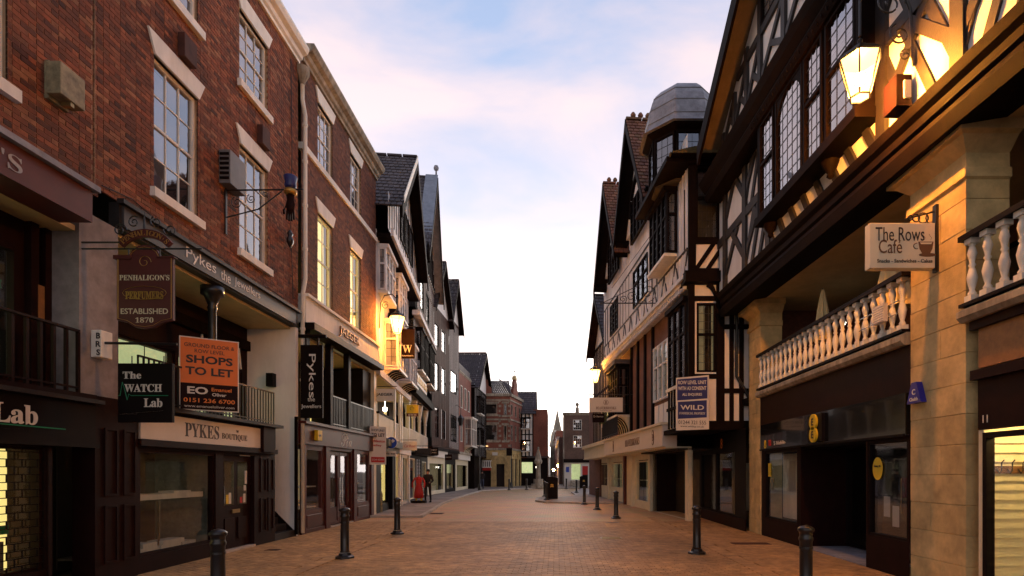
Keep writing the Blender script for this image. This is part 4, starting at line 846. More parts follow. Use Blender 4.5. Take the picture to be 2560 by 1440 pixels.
oriel(FW, w1, 5.2, 7.4, 6.1, 8.0, 0, .6, 3, fm='plank_white'); coving(FW, w1, 5.2, 7.4, 0, .58, 5.5, 6.0)
oriel(FW, w1, .35, 2.4, 8.9, 10.6, 0, .35, 3, fm='plank_white'); oriel(FW, w1, 3.6, 5.6, 8.9, 10.6, 0, .35, 3, fm='plank_white')
for u in (2.9, 4.8, 7.8): timber(FW, w1, u - .5, 8.3, u + .4, 9.6, .16, 0, .3, 'timber', 'brace')
bx(FW, w1, 'jetty_beam', 'timber', 0, 8.4, 0, .55, 10.9, 11.05); bx(FW, w1, 'jetty_moulding', 'plank_white', 0, 8.4, .55, .66, 10.95, 11.25)
plain_wall(FW, w1, .0, 8.35, 11.25, 12.7, [], 'plank_white', v=.45)
gable(FW, w1, 4.3, 4.1, 12.4, 16.4, .45, -6, .55, 'slate', 'plank_white', 'timber', barge=.45)
MB().hexa([FW.pt(a, b_, c) for a, b_, c in ((.2, 1.02, 12.35), (4.25, 1.02, 16.2), (4.25, 1.05, 16.2), (.2, 1.05, 12.35), (.2, 1.02, 12.65), (4.25, 1.02, 16.48), (4.25, 1.05, 16.48), (.2, 1.05, 12.65))]).build('barge_moulding', 'white_paint', w1)
for i in range(17): u = .3 + i * .5; timber(FW, w1, u, 11.3, u, min(12.5 + 3.9 - abs(u - 4.3) * .97, 15.9), .035, .45, .475, 'timber_grey', 'batten')
for u in (2.7, 4.0, 5.3): leaded(FW, w1, u, u + 1.1, 12.0, 13.7, .47, 2, 4, back='interior_mid')

w2 = thing('timbered_house', 'tall dark close-studded gabled house with blue lead verge and ball finial', 'building', FW.pt(13, 0, 0))
core(FW, w2, 8.4, 17.3, -1.8, 13.5)
plain_wall(FW, w2, 8.4, 17.3, .09, 2.7, [(8.9, 10.8, .2, 2.5), (11.6, 12.4, .2, 2.5), (12.6, 13.4, .2, 2.5), (14.2, 16.4, .2, 2.4)], 'black', v=.0, name='shopfront_wall')
for a, b_ in ((8.9, 10.8), (14.2, 16.4)): leaded(FW, w2, a, b_, .2, 2.5 if a < 10 else 2.4, -.05, 2, 1, fm='cream', back='lit_dim', gm='glass_shop', backd=.4)
for a in (11.6, 12.6):
    mb = MB()
    for i in range(23): FW.box(mb, a, a + .8, -.08, -.02 - .02 * (i % 2), .2 + i * .1, .295 + i * .1)
    mb.build('roller_shutter', 'lead', w2)
bx(FW, w2, 'shop_canopy', 'timber_grey', 10.9, 15.0, 0, .9, 2.75, 3.1); text('ERNEST JONES', w2, FW.pt(13.6, .905, 2.93), WR, w=1.9, h=.2, m='sign_cream')
bx(FW, w2, 'floor_slab', 'white_paint', 8.4, 17.3, -1.8, .06, 3.1, 3.25); bx(FW, w2, 'ceiling', 'interior_mid', 8.4, 17.3, -1.8, .1, 5.9, 6.0)
plain_wall(FW, w2, 8.4, 17.3, 3.25, 5.9, [(10, 11.6, 3.4, 5.4), (13, 15, 3.4, 5.4)], 'interior_mid', v=-1.6, name='walkway_wall')
leaded(FW, w2, 10, 11.6, 3.4, 5.4, -1.65, 2, 2, back='lit_warm', gm='glass_shop', backd=.1); leaded(FW, w2, 13, 15, 3.4, 5.4, -1.65, 2, 2, back='lit_dim', gm='glass_shop', backd=.1)
for u in (8.6, 11.0, 13.6, 16.6): lathe_obj('column', 'white_paint', w2, FW.pt(u, -.1, 3.25), [(.16, 0), (.16, .15), (.1, .2), (.1, 1.6), (.14, 1.66), (.1, 1.75), (.2, 2.3), (.24, 2.65)], 10)
railing(FW, w2, 8.5, 17.2, .0, 3.25, 4.1, .16, 'white_paint', .025)
bx(FW, w2, 'sign_board', 'sign_white', 8.5, 13.2, .3, .42, 6.5, 7.15); text('BOOKS AND MAPS', w2, FW.pt(10.85, .425, 6.82), WR, w=3.6, h=.38, m='timber_grey', serif=True) if False else None
for i in range(11): timber(FW, w2, 8.9 + i * .4, 6.65, 8.9 + i * .4 + (.12 if i % 2 else -.08), 7.0, .09, .42, .45, 'gold', 'carved_letter')
for i in range(5): coving(FW, w2, 8.6 + i * 1.7, 9.9 + i * 1.7, 0, .42, 5.9, 6.4, 3, 'timber_grey')
bx(FW, w2, 'jetty_beam', 'timber', 8.4, 17.3, -.1, .42, 6.0, 6.45)
hh = [(9.2, 10.6, 7.4, 9.6), (11.2, 12.6, 7.4, 9.6), (13.6, 16.4, 7.3, 9.7)]
tfac(FW, w2, 8.4, 17.3, 7.1, 10.2, .25, .38, 'timber_brown', holes=hh, pr=.25, tw=.21)
for h in hh: oriel(FW, w2, *h, .2, .6, 3 if h[1] - h[0] < 2 else 5, nz=4)
bx(FW, w2, 'jetty_moulding', 'plank_white', 8.35, 17.3, .2, .62, 10.2, 10.45)
hh = [(9.6, 11.2, 11.0, 12.8), (12.4, 14.0, 11.0, 12.8)]
tfac(FW, w2, 8.4, 17.3, 10.45, 14.0, .45, .42, 'timber_brown', holes=hh, rails=(12.95,), pr=.25, tw=.21)
for h in hh: leaded(FW, w2, *h, .42, 4, 5)
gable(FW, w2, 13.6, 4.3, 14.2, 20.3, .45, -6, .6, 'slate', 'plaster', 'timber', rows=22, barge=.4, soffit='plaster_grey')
for i in range(15): u = 9.9 + i * .53; zt = 20.0 - abs(u - 13.6) * 1.42; timber(FW, w2, u, 14.2, u, zt - .2, .12, .45, .5)
MB().hexa([FW.pt(a, b_, c) for a, b_, c in ((9.0, 1.05, 13.6), (13.55, 1.05, 20.35), (13.55, .3, 20.35), (9.0, .3, 13.6), (9.0, 1.07, 13.75), (13.55, 1.07, 20.5), (13.55, .3, 20.5), (9.0, .3, 13.75))]).build('lead_verge', 'lead_blue', w2)
lathe_obj('finial', 'lead', w2, FW.pt(13.6, .95, 20.4), [(.06, 0), (.05, .35), (.14, .42), (.17, .55), (.12, .68), (0, .72)], 10)
for u in (8.7, 9.1): lathe_obj('eaves_finial', 'timber', w2, FW.pt(u, 1.0, 13.3), [(.07, 0), (.1, .3), (.05, .6), (.08, .75), (0, 1.1)], 8)

FX = Frame((-8.95, 39), (.55, 21), (1, 0))
def narrow(p, F, u0, u1, ze, zr, wm, tm, hs, roof='slate', shop='cream', stud=.45, gab=True, vv=.3):
    core(F, p, u0, u1, -1.0, ze)
    plain_wall(F, p, u0, u1, .09, 2.8, [(u0 + .5, u1 - .5, .3, 2.4)], shop, v=0, name='shopfront_wall'); leaded(F, p, u0 + .5, u1 - .5, .3, 2.4, -.05, 2, 1, fm=shop, back='lit_dim', gm='glass_shop', backd=.4)
    bx(F, p, 'shop_fascia', 'sign_white' if shop != 'black' else 'maroon', u0 + .1, u1 - .1, 0, .25, 2.8, 3.35)
    if tm: tfac(F, p, u0, u1, 3.4, ze, vv, stud, 'timber_brown', wm, .24, holes=hs, rails=(3.4 + (ze - 3.4) * .5,), pr=.25)
    else: plain_wall(F, p, u0, u1, 3.4, ze, hs, wm, v=vv)
    for h in hs: leaded(F, p, *h, vv - .05, 3, 4, fm='white_paint' if not tm else 'timber', gm='glass_shop')
    bx(F, p, 'jetty_beam', tm or 'stone_dirty', u0, u1, 0, vv + .08, 3.3, 3.5)
    if gab: gable(F, p, (u0 + u1) / 2, (u1 - u0) / 2, ze, zr, vv, -6, .4, roof, wm, tm or 'timber', rows=12)
    else: cornice(F, p, u0, u1, ze - .3, 'stone_dirty', 1.0); bx(F, p, 'roof', 'slate', u0, u1, -6, vv, ze + .2, ze + .4)
w3 = thing('timbered_house', 'close-studded black and white house between the tall studded house and the narrow timber house', 'building', FX.pt(2.5, 0, 0))
narrow(w3, FX, 0, 5.4, 13.6, 17.3, 'plaster', 'timber', [(.8, 2.0, 4.2, 6.4), (3.0, 4.2, 4.2, 6.4), (.8, 2.0, 7.6, 9.6), (3.0, 4.2, 7.6, 9.6), (.8, 2, 10.8, 12.4), (3, 4.2, 10.8, 12.4)], stud=.3)
w4 = thing('timbered_house', 'narrow dark gabled timber house next to the red brick house', 'building', FX.pt(7.3, 0, 0))
narrow(w4, FX, 5.5, 9.4, 14.2, 17.6, 'plaster', 'timber', [(6.2, 8.6, 4.2, 6.4), (6.2, 8.6, 8.2, 10)], shop='black')
w5 = thing('brick_house', 'red brick house with a pale projecting bay window and slate roof', 'building', FX.pt(12, 0, 0))
narrow(w5, FX, 9.5, 15.4, 10.4, 12, 'brick_far', None, [(10.2, 11.2, 4.4, 6.2), (10.2, 11.2, 7.4, 9.4), (12, 13, 7.4, 9.4), (13.7, 14.7, 7.4, 9.4)], gab=False)
oriel(FX, w5, 12.0, 14.6, 4.1, 6.6, .3, 1.0, 3, fm='white_paint'); coving(FX, w5, 12.0, 14.6, .3, .98, 3.5, 4.0, 4)
bx(FX, w5, 'roof_slope', 'slate', 9.5, 15.4, -4, .2, 10.5, 11.3)
FWS = Frame(FX.pt(15.5, .6, 0)[:2], (-FX.n[0], -FX.n[1]), (0, -1))
w6 = thing('timbered_house', 'black and white timber house with cross-shaped panels, big slate roof and red chimney pots', 'building', FX.pt(20, 0, 0))
core(FX, w6, 15.6, 25, -.3, 10.2)
plain_wall(FX, w6, 15.5, 25, 0, 3.2, [(16, 18, .3, 2.5)], 'black', v=.2, name='shopfront_wall'); tfac(FX, w6, 15.5, 25, 3.2, 10.2, .6, .5, holes=[(17, 19, 4.4, 6), (17, 19, 7.6, 9.2)], rails=(6.7,))
for h in [(17, 19, 4.4, 6), (17, 19, 7.6, 9.2)]: oriel(FX, w6, *h, .6, 1.0, 3)
bx(FWS, w6, 'side_wall', 'timber', 0, 5, -.3, 0, 0, 10.2)
for z in (9.7, 8.8, 7.7, 6.4):
    if z in (8.8,): 
        for s_ in (-1, 1): timber(FWS, w6, .75 - .25 * s_, z - .3, .75 + .25 * s_, z + .3, .12, 0, .03 + .003 * s_, 'plaster', 'panel_cross')
    else: bx(FWS, w6, 'panel', 'plaster', .35, 1.2, 0, .02 + jit(), z - (.3 if z < 9 else .12), z + (.25 if z < 9 else .0))
gable(FX, w6, 20.4, 4.7, 10.2, 14.2, .6, -7, .5, 'slate', 'plaster', 'timber', rows=16)
for i in range(4): lathe_obj('chimney_pot', 'redstone', w6, FX.pt(20.4, -2.5 - i * .35, 14.3), [(.13, 0), (.13, .8), (.16, .82), (.16, .95)], 8)
bx(FX, w6, 'chimney_stack', 'redstone', 20.0, 20.8, -4.1, -2.2, 13.6, 14.35); bx(FX, w6, 'ridge_crest', 'redstone', 20.32, 20.48, -4, 1.0, 14.28, 14.42)

# ------------------------------------------------------------------ the square at the far end
FC = Frame((-9.4, 62), (1, 0), (0, -1)); FD = Frame((-5.1, 62), (1.0, 5.4), (1, 0))
rb = thing('stone_brick_bank', 'ornate red brick corner bank with stone bands, arched entrances and shaped gables', 'building', (-6, 64, 0))
hA = [(1.6, 2.9, 5.2, 7.0), (3.6, 3.98, 5.2, 6.9), (1.6, 2.9, 8.1, 9.3), (3.6, 3.98, 8.0, 9.3)]
plain_wall(FC, rb, 0, 4.3, 4.2, 10.2, hA, 'brick_far', v=0)
for h in hA: leaded(FC, rb, *h, -.06, 2, 2, fm='stone_dirty', fw=.09); bx(FC, rb, 'window_surround', 'stone_dirty', h[0] - .2, h[1] + .2, .0, .05, h[3], h[3] + .22); bx(FC, rb, 'window_surround', 'stone_dirty', h[0] - .2, h[1] + .2, .0, .07, h[2] - .2, h[2])
hB = [(.5, 1.2, 5.2, 7), (2.2, 2.9, 5.2, 7), (4.0, 4.7, 5.2, 7), (.5, 1.2, 8, 9.3), (2.2, 2.9, 8, 9.3), (4.0, 4.7, 8, 9.3)]
plain_wall(FD, rb, 0, 5.5, 4.2, 10.2, hB, 'brick_far', v=0)
for h in hB: leaded(FD, rb, *h, -.06, 2, 2, fm='stone_dirty')
for F, l in ((FC, 4.3), (FD, 5.5)):
    plain_wall(F, rb, 0, l, 0, 4.2, [(.35, 2.2, .1, 3.1), (2.8, 3.7, .1, 2.6)] if F is FC else [(.4, 1.5, .1, 3.2), (2.2, 3.3, .1, 3.2), (4, 5, .1, 3.2)], 'sandstone', v=.02, name='stone_wall')
    for z, hgt, out in ((4.15, .22, .14), (7.45, .18, .08), (9.6, .16, .08), (10.1, .3, .2)): bx(F, rb, 'stone_band', 'stone_dirty', -.05, l + .05, 0, out, z, z + hgt)
for u in (.2, 1.3, 3.05, 4.1): 
    for i in range(10): bx(FC, rb, 'quoin', 'stone_dirty', u, u + (.22 if i % 2 else .3), 0, .03, 4.5 + i * .55, 4.75 + i * .55)
def arch(F, p, u0, u1, zs, m, v=.05, w=.22, n=12):
    um, r = (u0 + u1) / 2, (u1 - u0) / 2; mb = MB()
    for i in range(n):
        a, b_ = math.pi * i / n, math.pi * (i + 1) / n - .02
        q = [(um + rr * math.cos(t_), zs + rr * math.sin(t_)) for rr, t_ in ((r, a), (r + w, a), (r + w, b_), (r, b_))]
        mb.hexa([F.pt(x_, v - .1, z_) for x_, z_ in q] + [F.pt(x_, v + .06, z_) for x_, z_ in q])
    mb.build('arch', m, p)
arch(FC, rb, .35, 2.2, 3.1, 'sandstone'); arch(FC, rb, 2.7, 3.8, 2.9, 'sandstone'); arch(FD, rb, .4, 1.5, 3.2, 'sandstone', w=.15); arch(FD, rb, 2.2, 3.3, 3.2, 'sandstone', w=.15)
bx(FC, rb, 'entrance', 'interior_dark', .35, 2.2, -.6, -.5, 0, 4.1); bx(FC, rb, 'door', 'interior_dark', 2.8, 3.7, -.4, -.3, 0, 2.7); bx(FD, rb, 'shop_interior', 'interior_mid', .2, 5.2, -.6, -.5, 0, 3.6)
bx(FC, rb, 'shop_fascia', 'red', .3, 2.2, -.1, .02, 1.9, 2.2); bx(FC, rb, 'name_plaque', 'sign_white', 2.35, 2.95, .1, .13, 3.55, 3.9)
o = bx(FC, rb, 'balustrade', 'stone_white', .2, 2.3, .05, .35, 2.9, 3.0); bx(FC, o, 'base_rail', 'stone_white', .2, 2.3, .05, .35, 2.2, 2.3)
for i in range(9): bx(FC, o, 'baluster', 'stone_white', .3 + i * .225, .4 + i * .225, .15, .25, 2.3, 2.9)
bx(FC, rb, 'lit_strip', 'lit_warm', .6, 1.9, .1, .14, 4.55, 4.62)
core(FC, rb, .1, 4.2, -.7, 10.3, depth=5, z0=0); core(FD, rb, .1, 5.4, -.7, 10.3, depth=3)
for F, u in ((FC, 1.2), (FD, 2.5)):
    MB().prism([F.pt(u + a, .02, 10.3 + b_) for a, b_ in ((-1.1, 0), (1.1, 0), (1.0, .8), (.7, 1.0), (.65, 1.6), (.35, 1.9), (.2, 2.2), (-.2, 2.2), (-.35, 1.9), (-.65, 1.6), (-.7, 1.0), (-1.0, .8))], Vector(F.pt(0, -.3, 0)) - Vector(F.pt(0, 0, 0))).build('shaped_gable', 'brick_far', rb)
    MB().prism([F.pt(u + .5 * math.cos(t_), .03, 12.3 + .5 * math.sin(t_)) for t_ in [i * math.pi / 8 for i in range(9)]], Vector(F.pt(0, -.34, 0)) - Vector(F.pt(0, 0, 0))).build('gable_cap', 'sandstone', rb)
    lathe_obj('finial', 'stone_dirty', rb, F.pt(u, -.1, 12.7), [(.05, 0), (.04, .5), (.1, .6), (0, .75)], 8)
roof_slab(rb, FC.pt(0, .1, 10.3), FC.pt(4.4, .1, 10.3), FC.pt(.6, -2.4, 12.2), FC.pt(4.0, -2.4, 12.2), 'slate', 8); roof_slab(rb, FD.pt(0, .1, 10.3), FD.pt(5.5, .1, 10.3), FD.pt(.2, -1.5, 12.2), FD.pt(5.5, -1.5, 12.2), 'slate', 8)
FE = Frame((-4.6, 67), (1, 0), (0, -1))
tb = thing('timbered_house', 'black and white corner house with steep slate roof beside the stone cross', 'building', (-3.5, 68, 0))
tfac(FE, tb, 0, 1.9, 3.5, 9.0, 0, .45, rails=(6.2,)); core(FE, tb, 0, 3.6, -.1, 9.0, 'brick_far', 6); bx(FE, tb, 'brick_flank', 'brick_far', 1.9, 3.6, -.1, .0, 0, 9.2); bx(FE, tb, 'shop_wall', 'black', 0, 3.6, -.05, .05, 0, 3.4)
for z in (4.2, 6.9): oriel(FE, tb, .5, 1.5, z, z + 1.2, 0, .5, 2)
bx(FE, tb, 'porch_roof', 'slate', 1.2, 3.7, 0, .8, 3.4, 3.6); bx(FE, tb, 'shop_window', 'lit_green', .5, 1.8, .05, .06, 1.6, 2.9); bx(FE, tb, 'shop_window', 'lit_white', 2.2, 2.5, .05, .06, 2.2, 2.4)
FEG = Frame((-2.7, 67), (0, 1), (1, 0)); gable(FEG, tb, 2.6, 2.6, 9.0, 11.6, 0, -3.0, .3, 'slate', 'plaster', 'timber', rows=10)
o = thing('stone_cross', 'tall octagonal stone market cross pillar with carved lantern head', 'monument', (-1.85, 58.5, 0))
lathe_obj('steps', 'stone_dirty', o, (-1.85, 58.5, .09), [(1.0, 0), (1.0, .2), (.75, .2), (.75, .4), (.5, .4), (.5, .9)], 8, False)
lathe_obj('shaft', 'stone_dirty', o, (-1.85, 58.5, .9), [(.26, 0), (.22, 1.6), (.34, 1.75)], 8, False); lathe_obj('head', 'stone_dirty', o, (-1.85, 58.5, 2.6), [(.36, 0), (.42, .25), (.34, .45), (.26, .9), (.10, 1.5), (.13, 1.6), (.1, 1.72), (0, 1.75)], 8, False)
FG = Frame((.95, 64), (1, 0), (0, -1))
rbk = thing('brick_house', 'three-storey brown brick house with white windows and a ball finial beyond the litter bins', 'building', (2.2, 64, 0))
hG = [(1.0, 2.0, 4.5, 5.9), (1.0, 2.0, 6.5, 7.7)]
plain_wall(FG, rbk, 0, 2.9, 3.2, 8.3, hG, 'brick_brown', v=0); core(FG, rbk, .05, 6, -.5, 8.3); bx(FG, rbk, 'flank', 'stone_dirty', -.1, 0, -5, 0, 0, 8.3)
for h in hG: window(FG, rbk, *h, v=-.05, cols=4, rows=4, back='interior_mid', sash=False)
cornice(FG, rbk, -.2, 3.0, 8.2, 'stone_dirty', .6); lathe_obj('finial', 'stone_dirty', rbk, FG.pt(1.5, -.5, 8.4), [(.22, 0), (.2, .7), (.08, .8), (.2, 1.0), (.2, 1.2), (0, 1.35)], 8)
plain_wall(FG, rbk, 0, 2.9, 0, 3.2, [(.75, 1.9, .8, 2.7), (2.05, 2.7, .1, 2.4)], 'sign_white', v=.05, name='shopfront_wall'); leaded(FG, rbk, .75, 1.9, .8, 2.7, 0, 1, 1, back='lit_green', gm='glass_shop', fm='white_paint'); bx(FG, rbk, 'door', 'red', 2.05, 2.7, -.05, 0, 1.4, 2.4); bx(FG, rbk, 'fascia', 'black', -.1, 3, .05, .3, 2.8, 3.2); bx(FG, rbk, 'poster', 'blue', .2, .55, .06, .08, 1.7, 2.3)
for i in range(5): bx(FG, rbk, 'step', 'stone_dirty', .7, 2.0, .05, .3 + .25 * (4 - i), .15 * i, .15 * (i + 1))
# street beyond, with the spire
for i, (x0, y0, x1, y1, hgt, m_, lb) in enumerate(((.4, 74, .1, 112, 6.0, 'brick_brown', 'long brown terrace with pale cornice along the far street'), (.0, 116, -1.0, 190, 10, 'brick_far', 'distant brick terrace at the end of the far street'), (-6, 120, -3, 320, 9, 'slate', 'low dark distant buildings on the left of the far street'))):
    F = Frame((x0, y0), (x1 - x0, y1 - y0), (-1, 0) if i < 2 else (1, 0)); l = math.hypot(x1 - x0, y1 - y0); p = thing('far_terrace', lb, 'building', (x0, y0, 0)); nwin = int(l / 3.2)
    hs = [(k * l / nwin + .8, k * l / nwin + 2.2, z, z + (.9 if i == 0 else 1.6)) for k in range(nwin) for z in (3.0, 5.0 if i == 0 else 6.1)] if i < 2 else []
    plain_wall(F, p, 0, l, 0, hgt, hs, m_, v=0); bx(F, p, 'cornice', 'stone_white' if i < 2 else 'slate', 0, l, -.1, .3, hgt, hgt + .4); core(F, p, .05, l, -.3, hgt + .2, depth=8); bx(F, p, 'end_wall', m_, -.05, .0, -8, 0, 0, hgt + .3)
    for h in hs: bx(F, p, 'window', 'interior_mid', h[0], h[1], -.2, -.15, h[2], h[3])
sp = thing('church_spire', 'slender pale stone church spire beyond the far street', 'spire', (.35, 150, 0)); MB().box(-1.5, 2.2, 148, 152.2, 0, 8.6).build('tower', 'stone_dirty', sp); lathe_obj('spire', 'stone_dirty', sp, (.35, 150.3, 8.5), [(2.3, 0), (2.0, 1), (1.6, 3.6), (1.2, 4.4), (.65, 6.8), (.16, 9.4), (0, 10)], 8, False)
tr = thing('far_tree', 'small dark green tree at the far end of the street', 'tree', (-4.5, 140, 0)); MB().tube([(-4.5, 140, 0), (-4.4, 140, 3)], .25, 6, .15).build('trunk', 'timber_grey', tr); mb = MB()
for i in range(900):
    a, r_, z = random.uniform(0, 6.28), random.uniform(.2, 2.4) ** 1, random.uniform(2, 6.5); r_ *= math.sqrt(max(.05, 1 - ((z - 4) / 2.7) ** 2)); c = Vector((-4.5 + r_ * math.cos(a), 140 + r_ * math.sin(a), z)); d = Vector((random.uniform(-.3, .3), random.uniform(-.3, .3), random.uniform(-.3, .3)))
    mb.add([c, c + d, c + d.cross(Vector((.6, .5, .4)))], [(0, 1, 2)])
mat('leaf', (.05, .08, .03), .8); mb.build('crown', 'leaf', tr)

# ------------------------------------------------------------------ right: arcaded timber building over the phone shop
FR = Frame((5.6, 0), (0, 1), (-1, 0)); FU = Frame((5.57, 0), (-.04, 1), (-1, 0)); RR = (0, -1, 0)
a1 = thing('arcaded_building', 'black and white timber building on stone piers with white balustraded gallery over the phone shop', 'building', (5.6, 10, 0))
def pier(F, p, u0, u1, v0, v1, z0, z1):
    o = bx(F, p, 'pier', 'sandstone', u0 + .02, u1 - .02, v0 + .02, v1 - .012, z0, z1); z = z0; r = 0
    while z < z1 - .05:
        h = min(.42, z1 - z); n = 2 if r % 2 == 0 else 1; cut = [u0, u0 + (u1 - u0) * (.42 if r % 4 == 0 else .6), u1] if n == 2 else [u0, u1]
        for a, b_ in zip(cut, cut[1:]): bx(F, o, 'stone_block', 'sandstone', a + .003, b_ - .003, v0, v1 + random.uniform(-.002, .002), z + .003, z + h - .003, .006)
        z += h; r += 1
    return o
def capital(F, p, u0, u1, v0, v1, z0, z1):
    prof = [(.0, 0), (.04, .02), (.04, .12), (.0, .14), (.0, .3), (.07, .36), (.16, .44), (.24, .46), (.24, .58)]; k = (z1 - z0) / .58; mb = MB(); n = len(prof); vs = []
    for o_, z in prof: vs += [F.pt(u0 - o_, v0, z0 + z * k), F.pt(u1 + o_, v0, z0 + z * k), F.pt(u1 + o_, v1 + o_, z0 + z * k), F.pt(u0 - o_, v1 + o_, z0 + z * k)]
    mb.add(vs, [(i * 4 + j, i * 4 + (j + 1) % 4, i * 4 + 4 + (j + 1) % 4, i * 4 + 4 + j) for i in range(n - 1) for j in range(4)] + [(0, 1, 2, 3), (4 * n - 4, 4 * n - 3, 4 * n - 2, 4 * n - 1)]); mb.build('capital', 'sandstone', p)
for u0, u1 in ((15.35, 16.25), (7.65, 8.85), (.2, 1.4)): pier(FR, a1, u0, u1, -.6, 0, 0, 5.75); capital(FR, a1, u0, u1, -.6, 0, 5.72, 6.42)
mb = MB()
for i in range(60): u = 7.5 + i * .025; mb.tube([FR.pt(u, .2, 6.42), FR.pt(u + random.uniform(-.03, .03), .2 + random.uniform(-.03, .03), 6.56)], .002, 3, caps=False)
stuff(mb.build('bird_spikes', 'iron', a1))
bx(FR, a1, 'floor_slab', 'timber', 0, 17, -3, -.05, 3.72, 3.92)
bp_ = [(0, 0), (.14, 0), (.2, .06), (.2, .14), (.1, .2), (0, .2)]
for u0, u1 in ((8.87, 15.33), (1.42, 7.63)):
    MB().prism([FR.pt(u0, a - .05, 3.74 + b_) for a, b_ in bp_], Vector(FR.pt(u1, 0, 0)) - Vector(FR.pt(u0, 0, 0))).build('gallery_ledge', 'stone_dirty', a1)
    bl = bx(FR, a1, 'balustrade', 'black', u0, u1, -.07, .13, 4.84, 4.91); bx(FR, bl, 'base_rail', 'black', u0, u1, -.06, .12, 3.945, 3.99); n = int((u1 - u0) / .265); pr = None
    for i in range(n):
        c = FR.pt(u0 + (i + .5) * (u1 - u0) / n, .03, 3.99)
        if pr is None:
            mb = MB(); mb.box(-.062, .062, -.062, .062, 0, .09); mb.lathe((0, 0, .09), [(.045, 0), (.052, .03), (.03, .07), (.05, .15), (.065, .24), (.042, .34), (.028, .38), (.046, .41), (.028, .44), (.042, .5), (.058, .56), (.042, .63), (.03, .66), (.05, .69)], 12); mb.box(-.062, .062, -.062, .062, .78, .85)
            pr = mb.build('baluster', 'white_paint', bl, False); 
            for q in pr.data.polygons: q.use_smooth = len(q.vertices) == 4 and q.index > 5 and q.index < len(pr.data.polygons) - 6
            off = root_of(bl).location; 
            for vtx in pr.data.vertices: vtx.co += off
            pr.location = Vector(c) - off
        else: o = bpy.data.objects.new('baluster', pr.data); COL.objects.link(o); o.parent = bl; o.location = Vector(c) - off
# gallery interior
bx(FR, a1, 'gallery_ceiling', 'ceiling_cream', 0, 17, -3, -.02, 6.42, 6.5)
plain_wall(FR, a1, 0, 17, 3.92, 6.42, [(9.2, 11.2, 4.0, 6.0), (12.0, 13.2, 4.0, 6.0)], 'brick_dark', v=-2.9, name='gallery_wall'); bx(FR, a1, 'gallery_end_wall', 'brick_dark', 16.3, 16.9, -2.9, -.6, 3.92, 6.42)
for a, b_ in ((9.2, 11.2), (12.0, 13.2)): leaded(FR, a1, a, b_, 4.0, 6.0, -2.95, 2, 2, back='interior_mid', gm='glass_shop', backd=.2)
MB().lathe(FR.pt(14.0, -1.6, 5.4), [(.03, 0), (.05, .05), (.03, .1)], 8).build('gallery_lamp', 'lit_white', a1)
core(FR, a1, 0, 16.9, -3.0, 6.5, depth=5)
# shop level
bx(FR, a1, 'upper_fascia', 'maroon', 8.85, 15.35, -.2, .0, 2.98, 3.74); bx(FR, a1, 'sign_fascia', 'black_gloss', 8.9, 15.2, -.15, .05, 2.32, 2.98); bx(FR, a1, 'fascia_trim', 'black', 8.9, 15.2, .05, .08, 2.29, 2.33)
lg = bx(FR, a1, 'logo_back', 'black', 11.55, 12.2, .05, .12, 2.36, 2.94)
for z in (2.51, 2.78):
    c = FR.pt(11.88, .12, z); MB().prism([(c[0], c[1] + .165 * math.cos(t_), c[2] + .165 * math.sin(t_)) for t_ in [i * math.pi / 14 for i in range(28)]], (-.04, 0, 0)).build('logo_disc', 'yellow', lg); text('E', lg, FR.pt(11.88, .165, z), RR, h=.15, m='dark_text', bold=.02)
text('8', lg, FR.pt(14.85, .055, 2.45), RR, h=.22, m='yellow', bold=.02); bx(FR, lg, 'red_square', 'red', 14.45, 14.62, .05, .056, 2.4, 2.55); text('T-Mobile-', lg, FR.pt(13.9, .055, 2.45), RR, w=.75, h=.1, m='sign_white', serif=True)
plain_wall(FR, a1, 12.9, 15.3, 0, 2.3, [(13.05, 15.05, .5, 2.25)], 'maroon', v=-.02, name='shopfront_wall'); plain_wall(FR, a1, 8.9, 10.15, 0, 2.3, [(8.95, 10.1, .6, 2.25)], 'maroon', v=-.02, name='shopfront_wall')
w = leaded(FR, a1, 13.05, 15.05, .5, 2.25, -.08, 1, 1, fm='black', fw=.04, back='interior_dark', gm='glass_shop', backd=1.2); bx(FR, w, 'display_panel', 'white_paint', 14.1, 15.0, -.5, -.48, .52, 2.2); bx(FR, w, 'display_inner', 'blind', 14.2, 14.55, -.47, -.46, 1.2, 2.0); bx(FR, w, 'sticker', 'yellow', 14.75, 14.95, -.07, -.065, 1.6, 1.95); bx(FR, w, 'sticker', 'verdigris', 14.6, 14.8, -.07, -.065, 1.25, 1.55)
w = leaded(FR, a1, 8.95, 10.1, .6, 2.25, -.08, 1, 1, fm='black', fw=.04, back='interior_dark', gm='glass_shop', backd=1.2)
c = FR.pt(9.85, -.06, 1.78); MB().prism([(c[0], c[1] + .15 * math.cos(t_), c[2] + .20 * math.sin(t_)) for t_ in [i * math.pi / 14 for i in range(28)]], (-.006, 0, 0)).build('sticker', 'yellow', w); text('Galaxy S6', w, FR.pt(9.85, -.05, 1.82), RR, w=.2, m='dark_text', bold=.02)
for a, z0, z1 in ((9.55, .95, 1.3), (9.3, .8, 1.15)): bx(FR, w, 'notice', 'blind', a, a + .18, -.1, -.095, z0, z1)
for u0, u1, v in ((10.15, 11.55, -.9), (11.6, 12.9, -1.1)): leaded(FR, a1, u0, u1, .05, 2.3, v, 1, 1, fm='black', fw=.05, back='interior_dark', gm='glass_shop', backd=.8)
bx(FR, a1, 'porch_side', 'maroon', 12.86, 12.92, -1.2, -.02, 0, 2.3); bx(FR, a1, 'porch_ceiling', 'black', 10.1, 12.9, -1.2, -.1, 2.26, 2.3); bx(FR, a1, 'porch_floor', 'lead', 10.15, 12.9, -1.3, -.03, 0, .02)
MB().tube([FR.pt(10.3, -.75, .95), FR.pt(10.3, -.75, 1.6)], .018).build('door_handle', 'steel', a1)
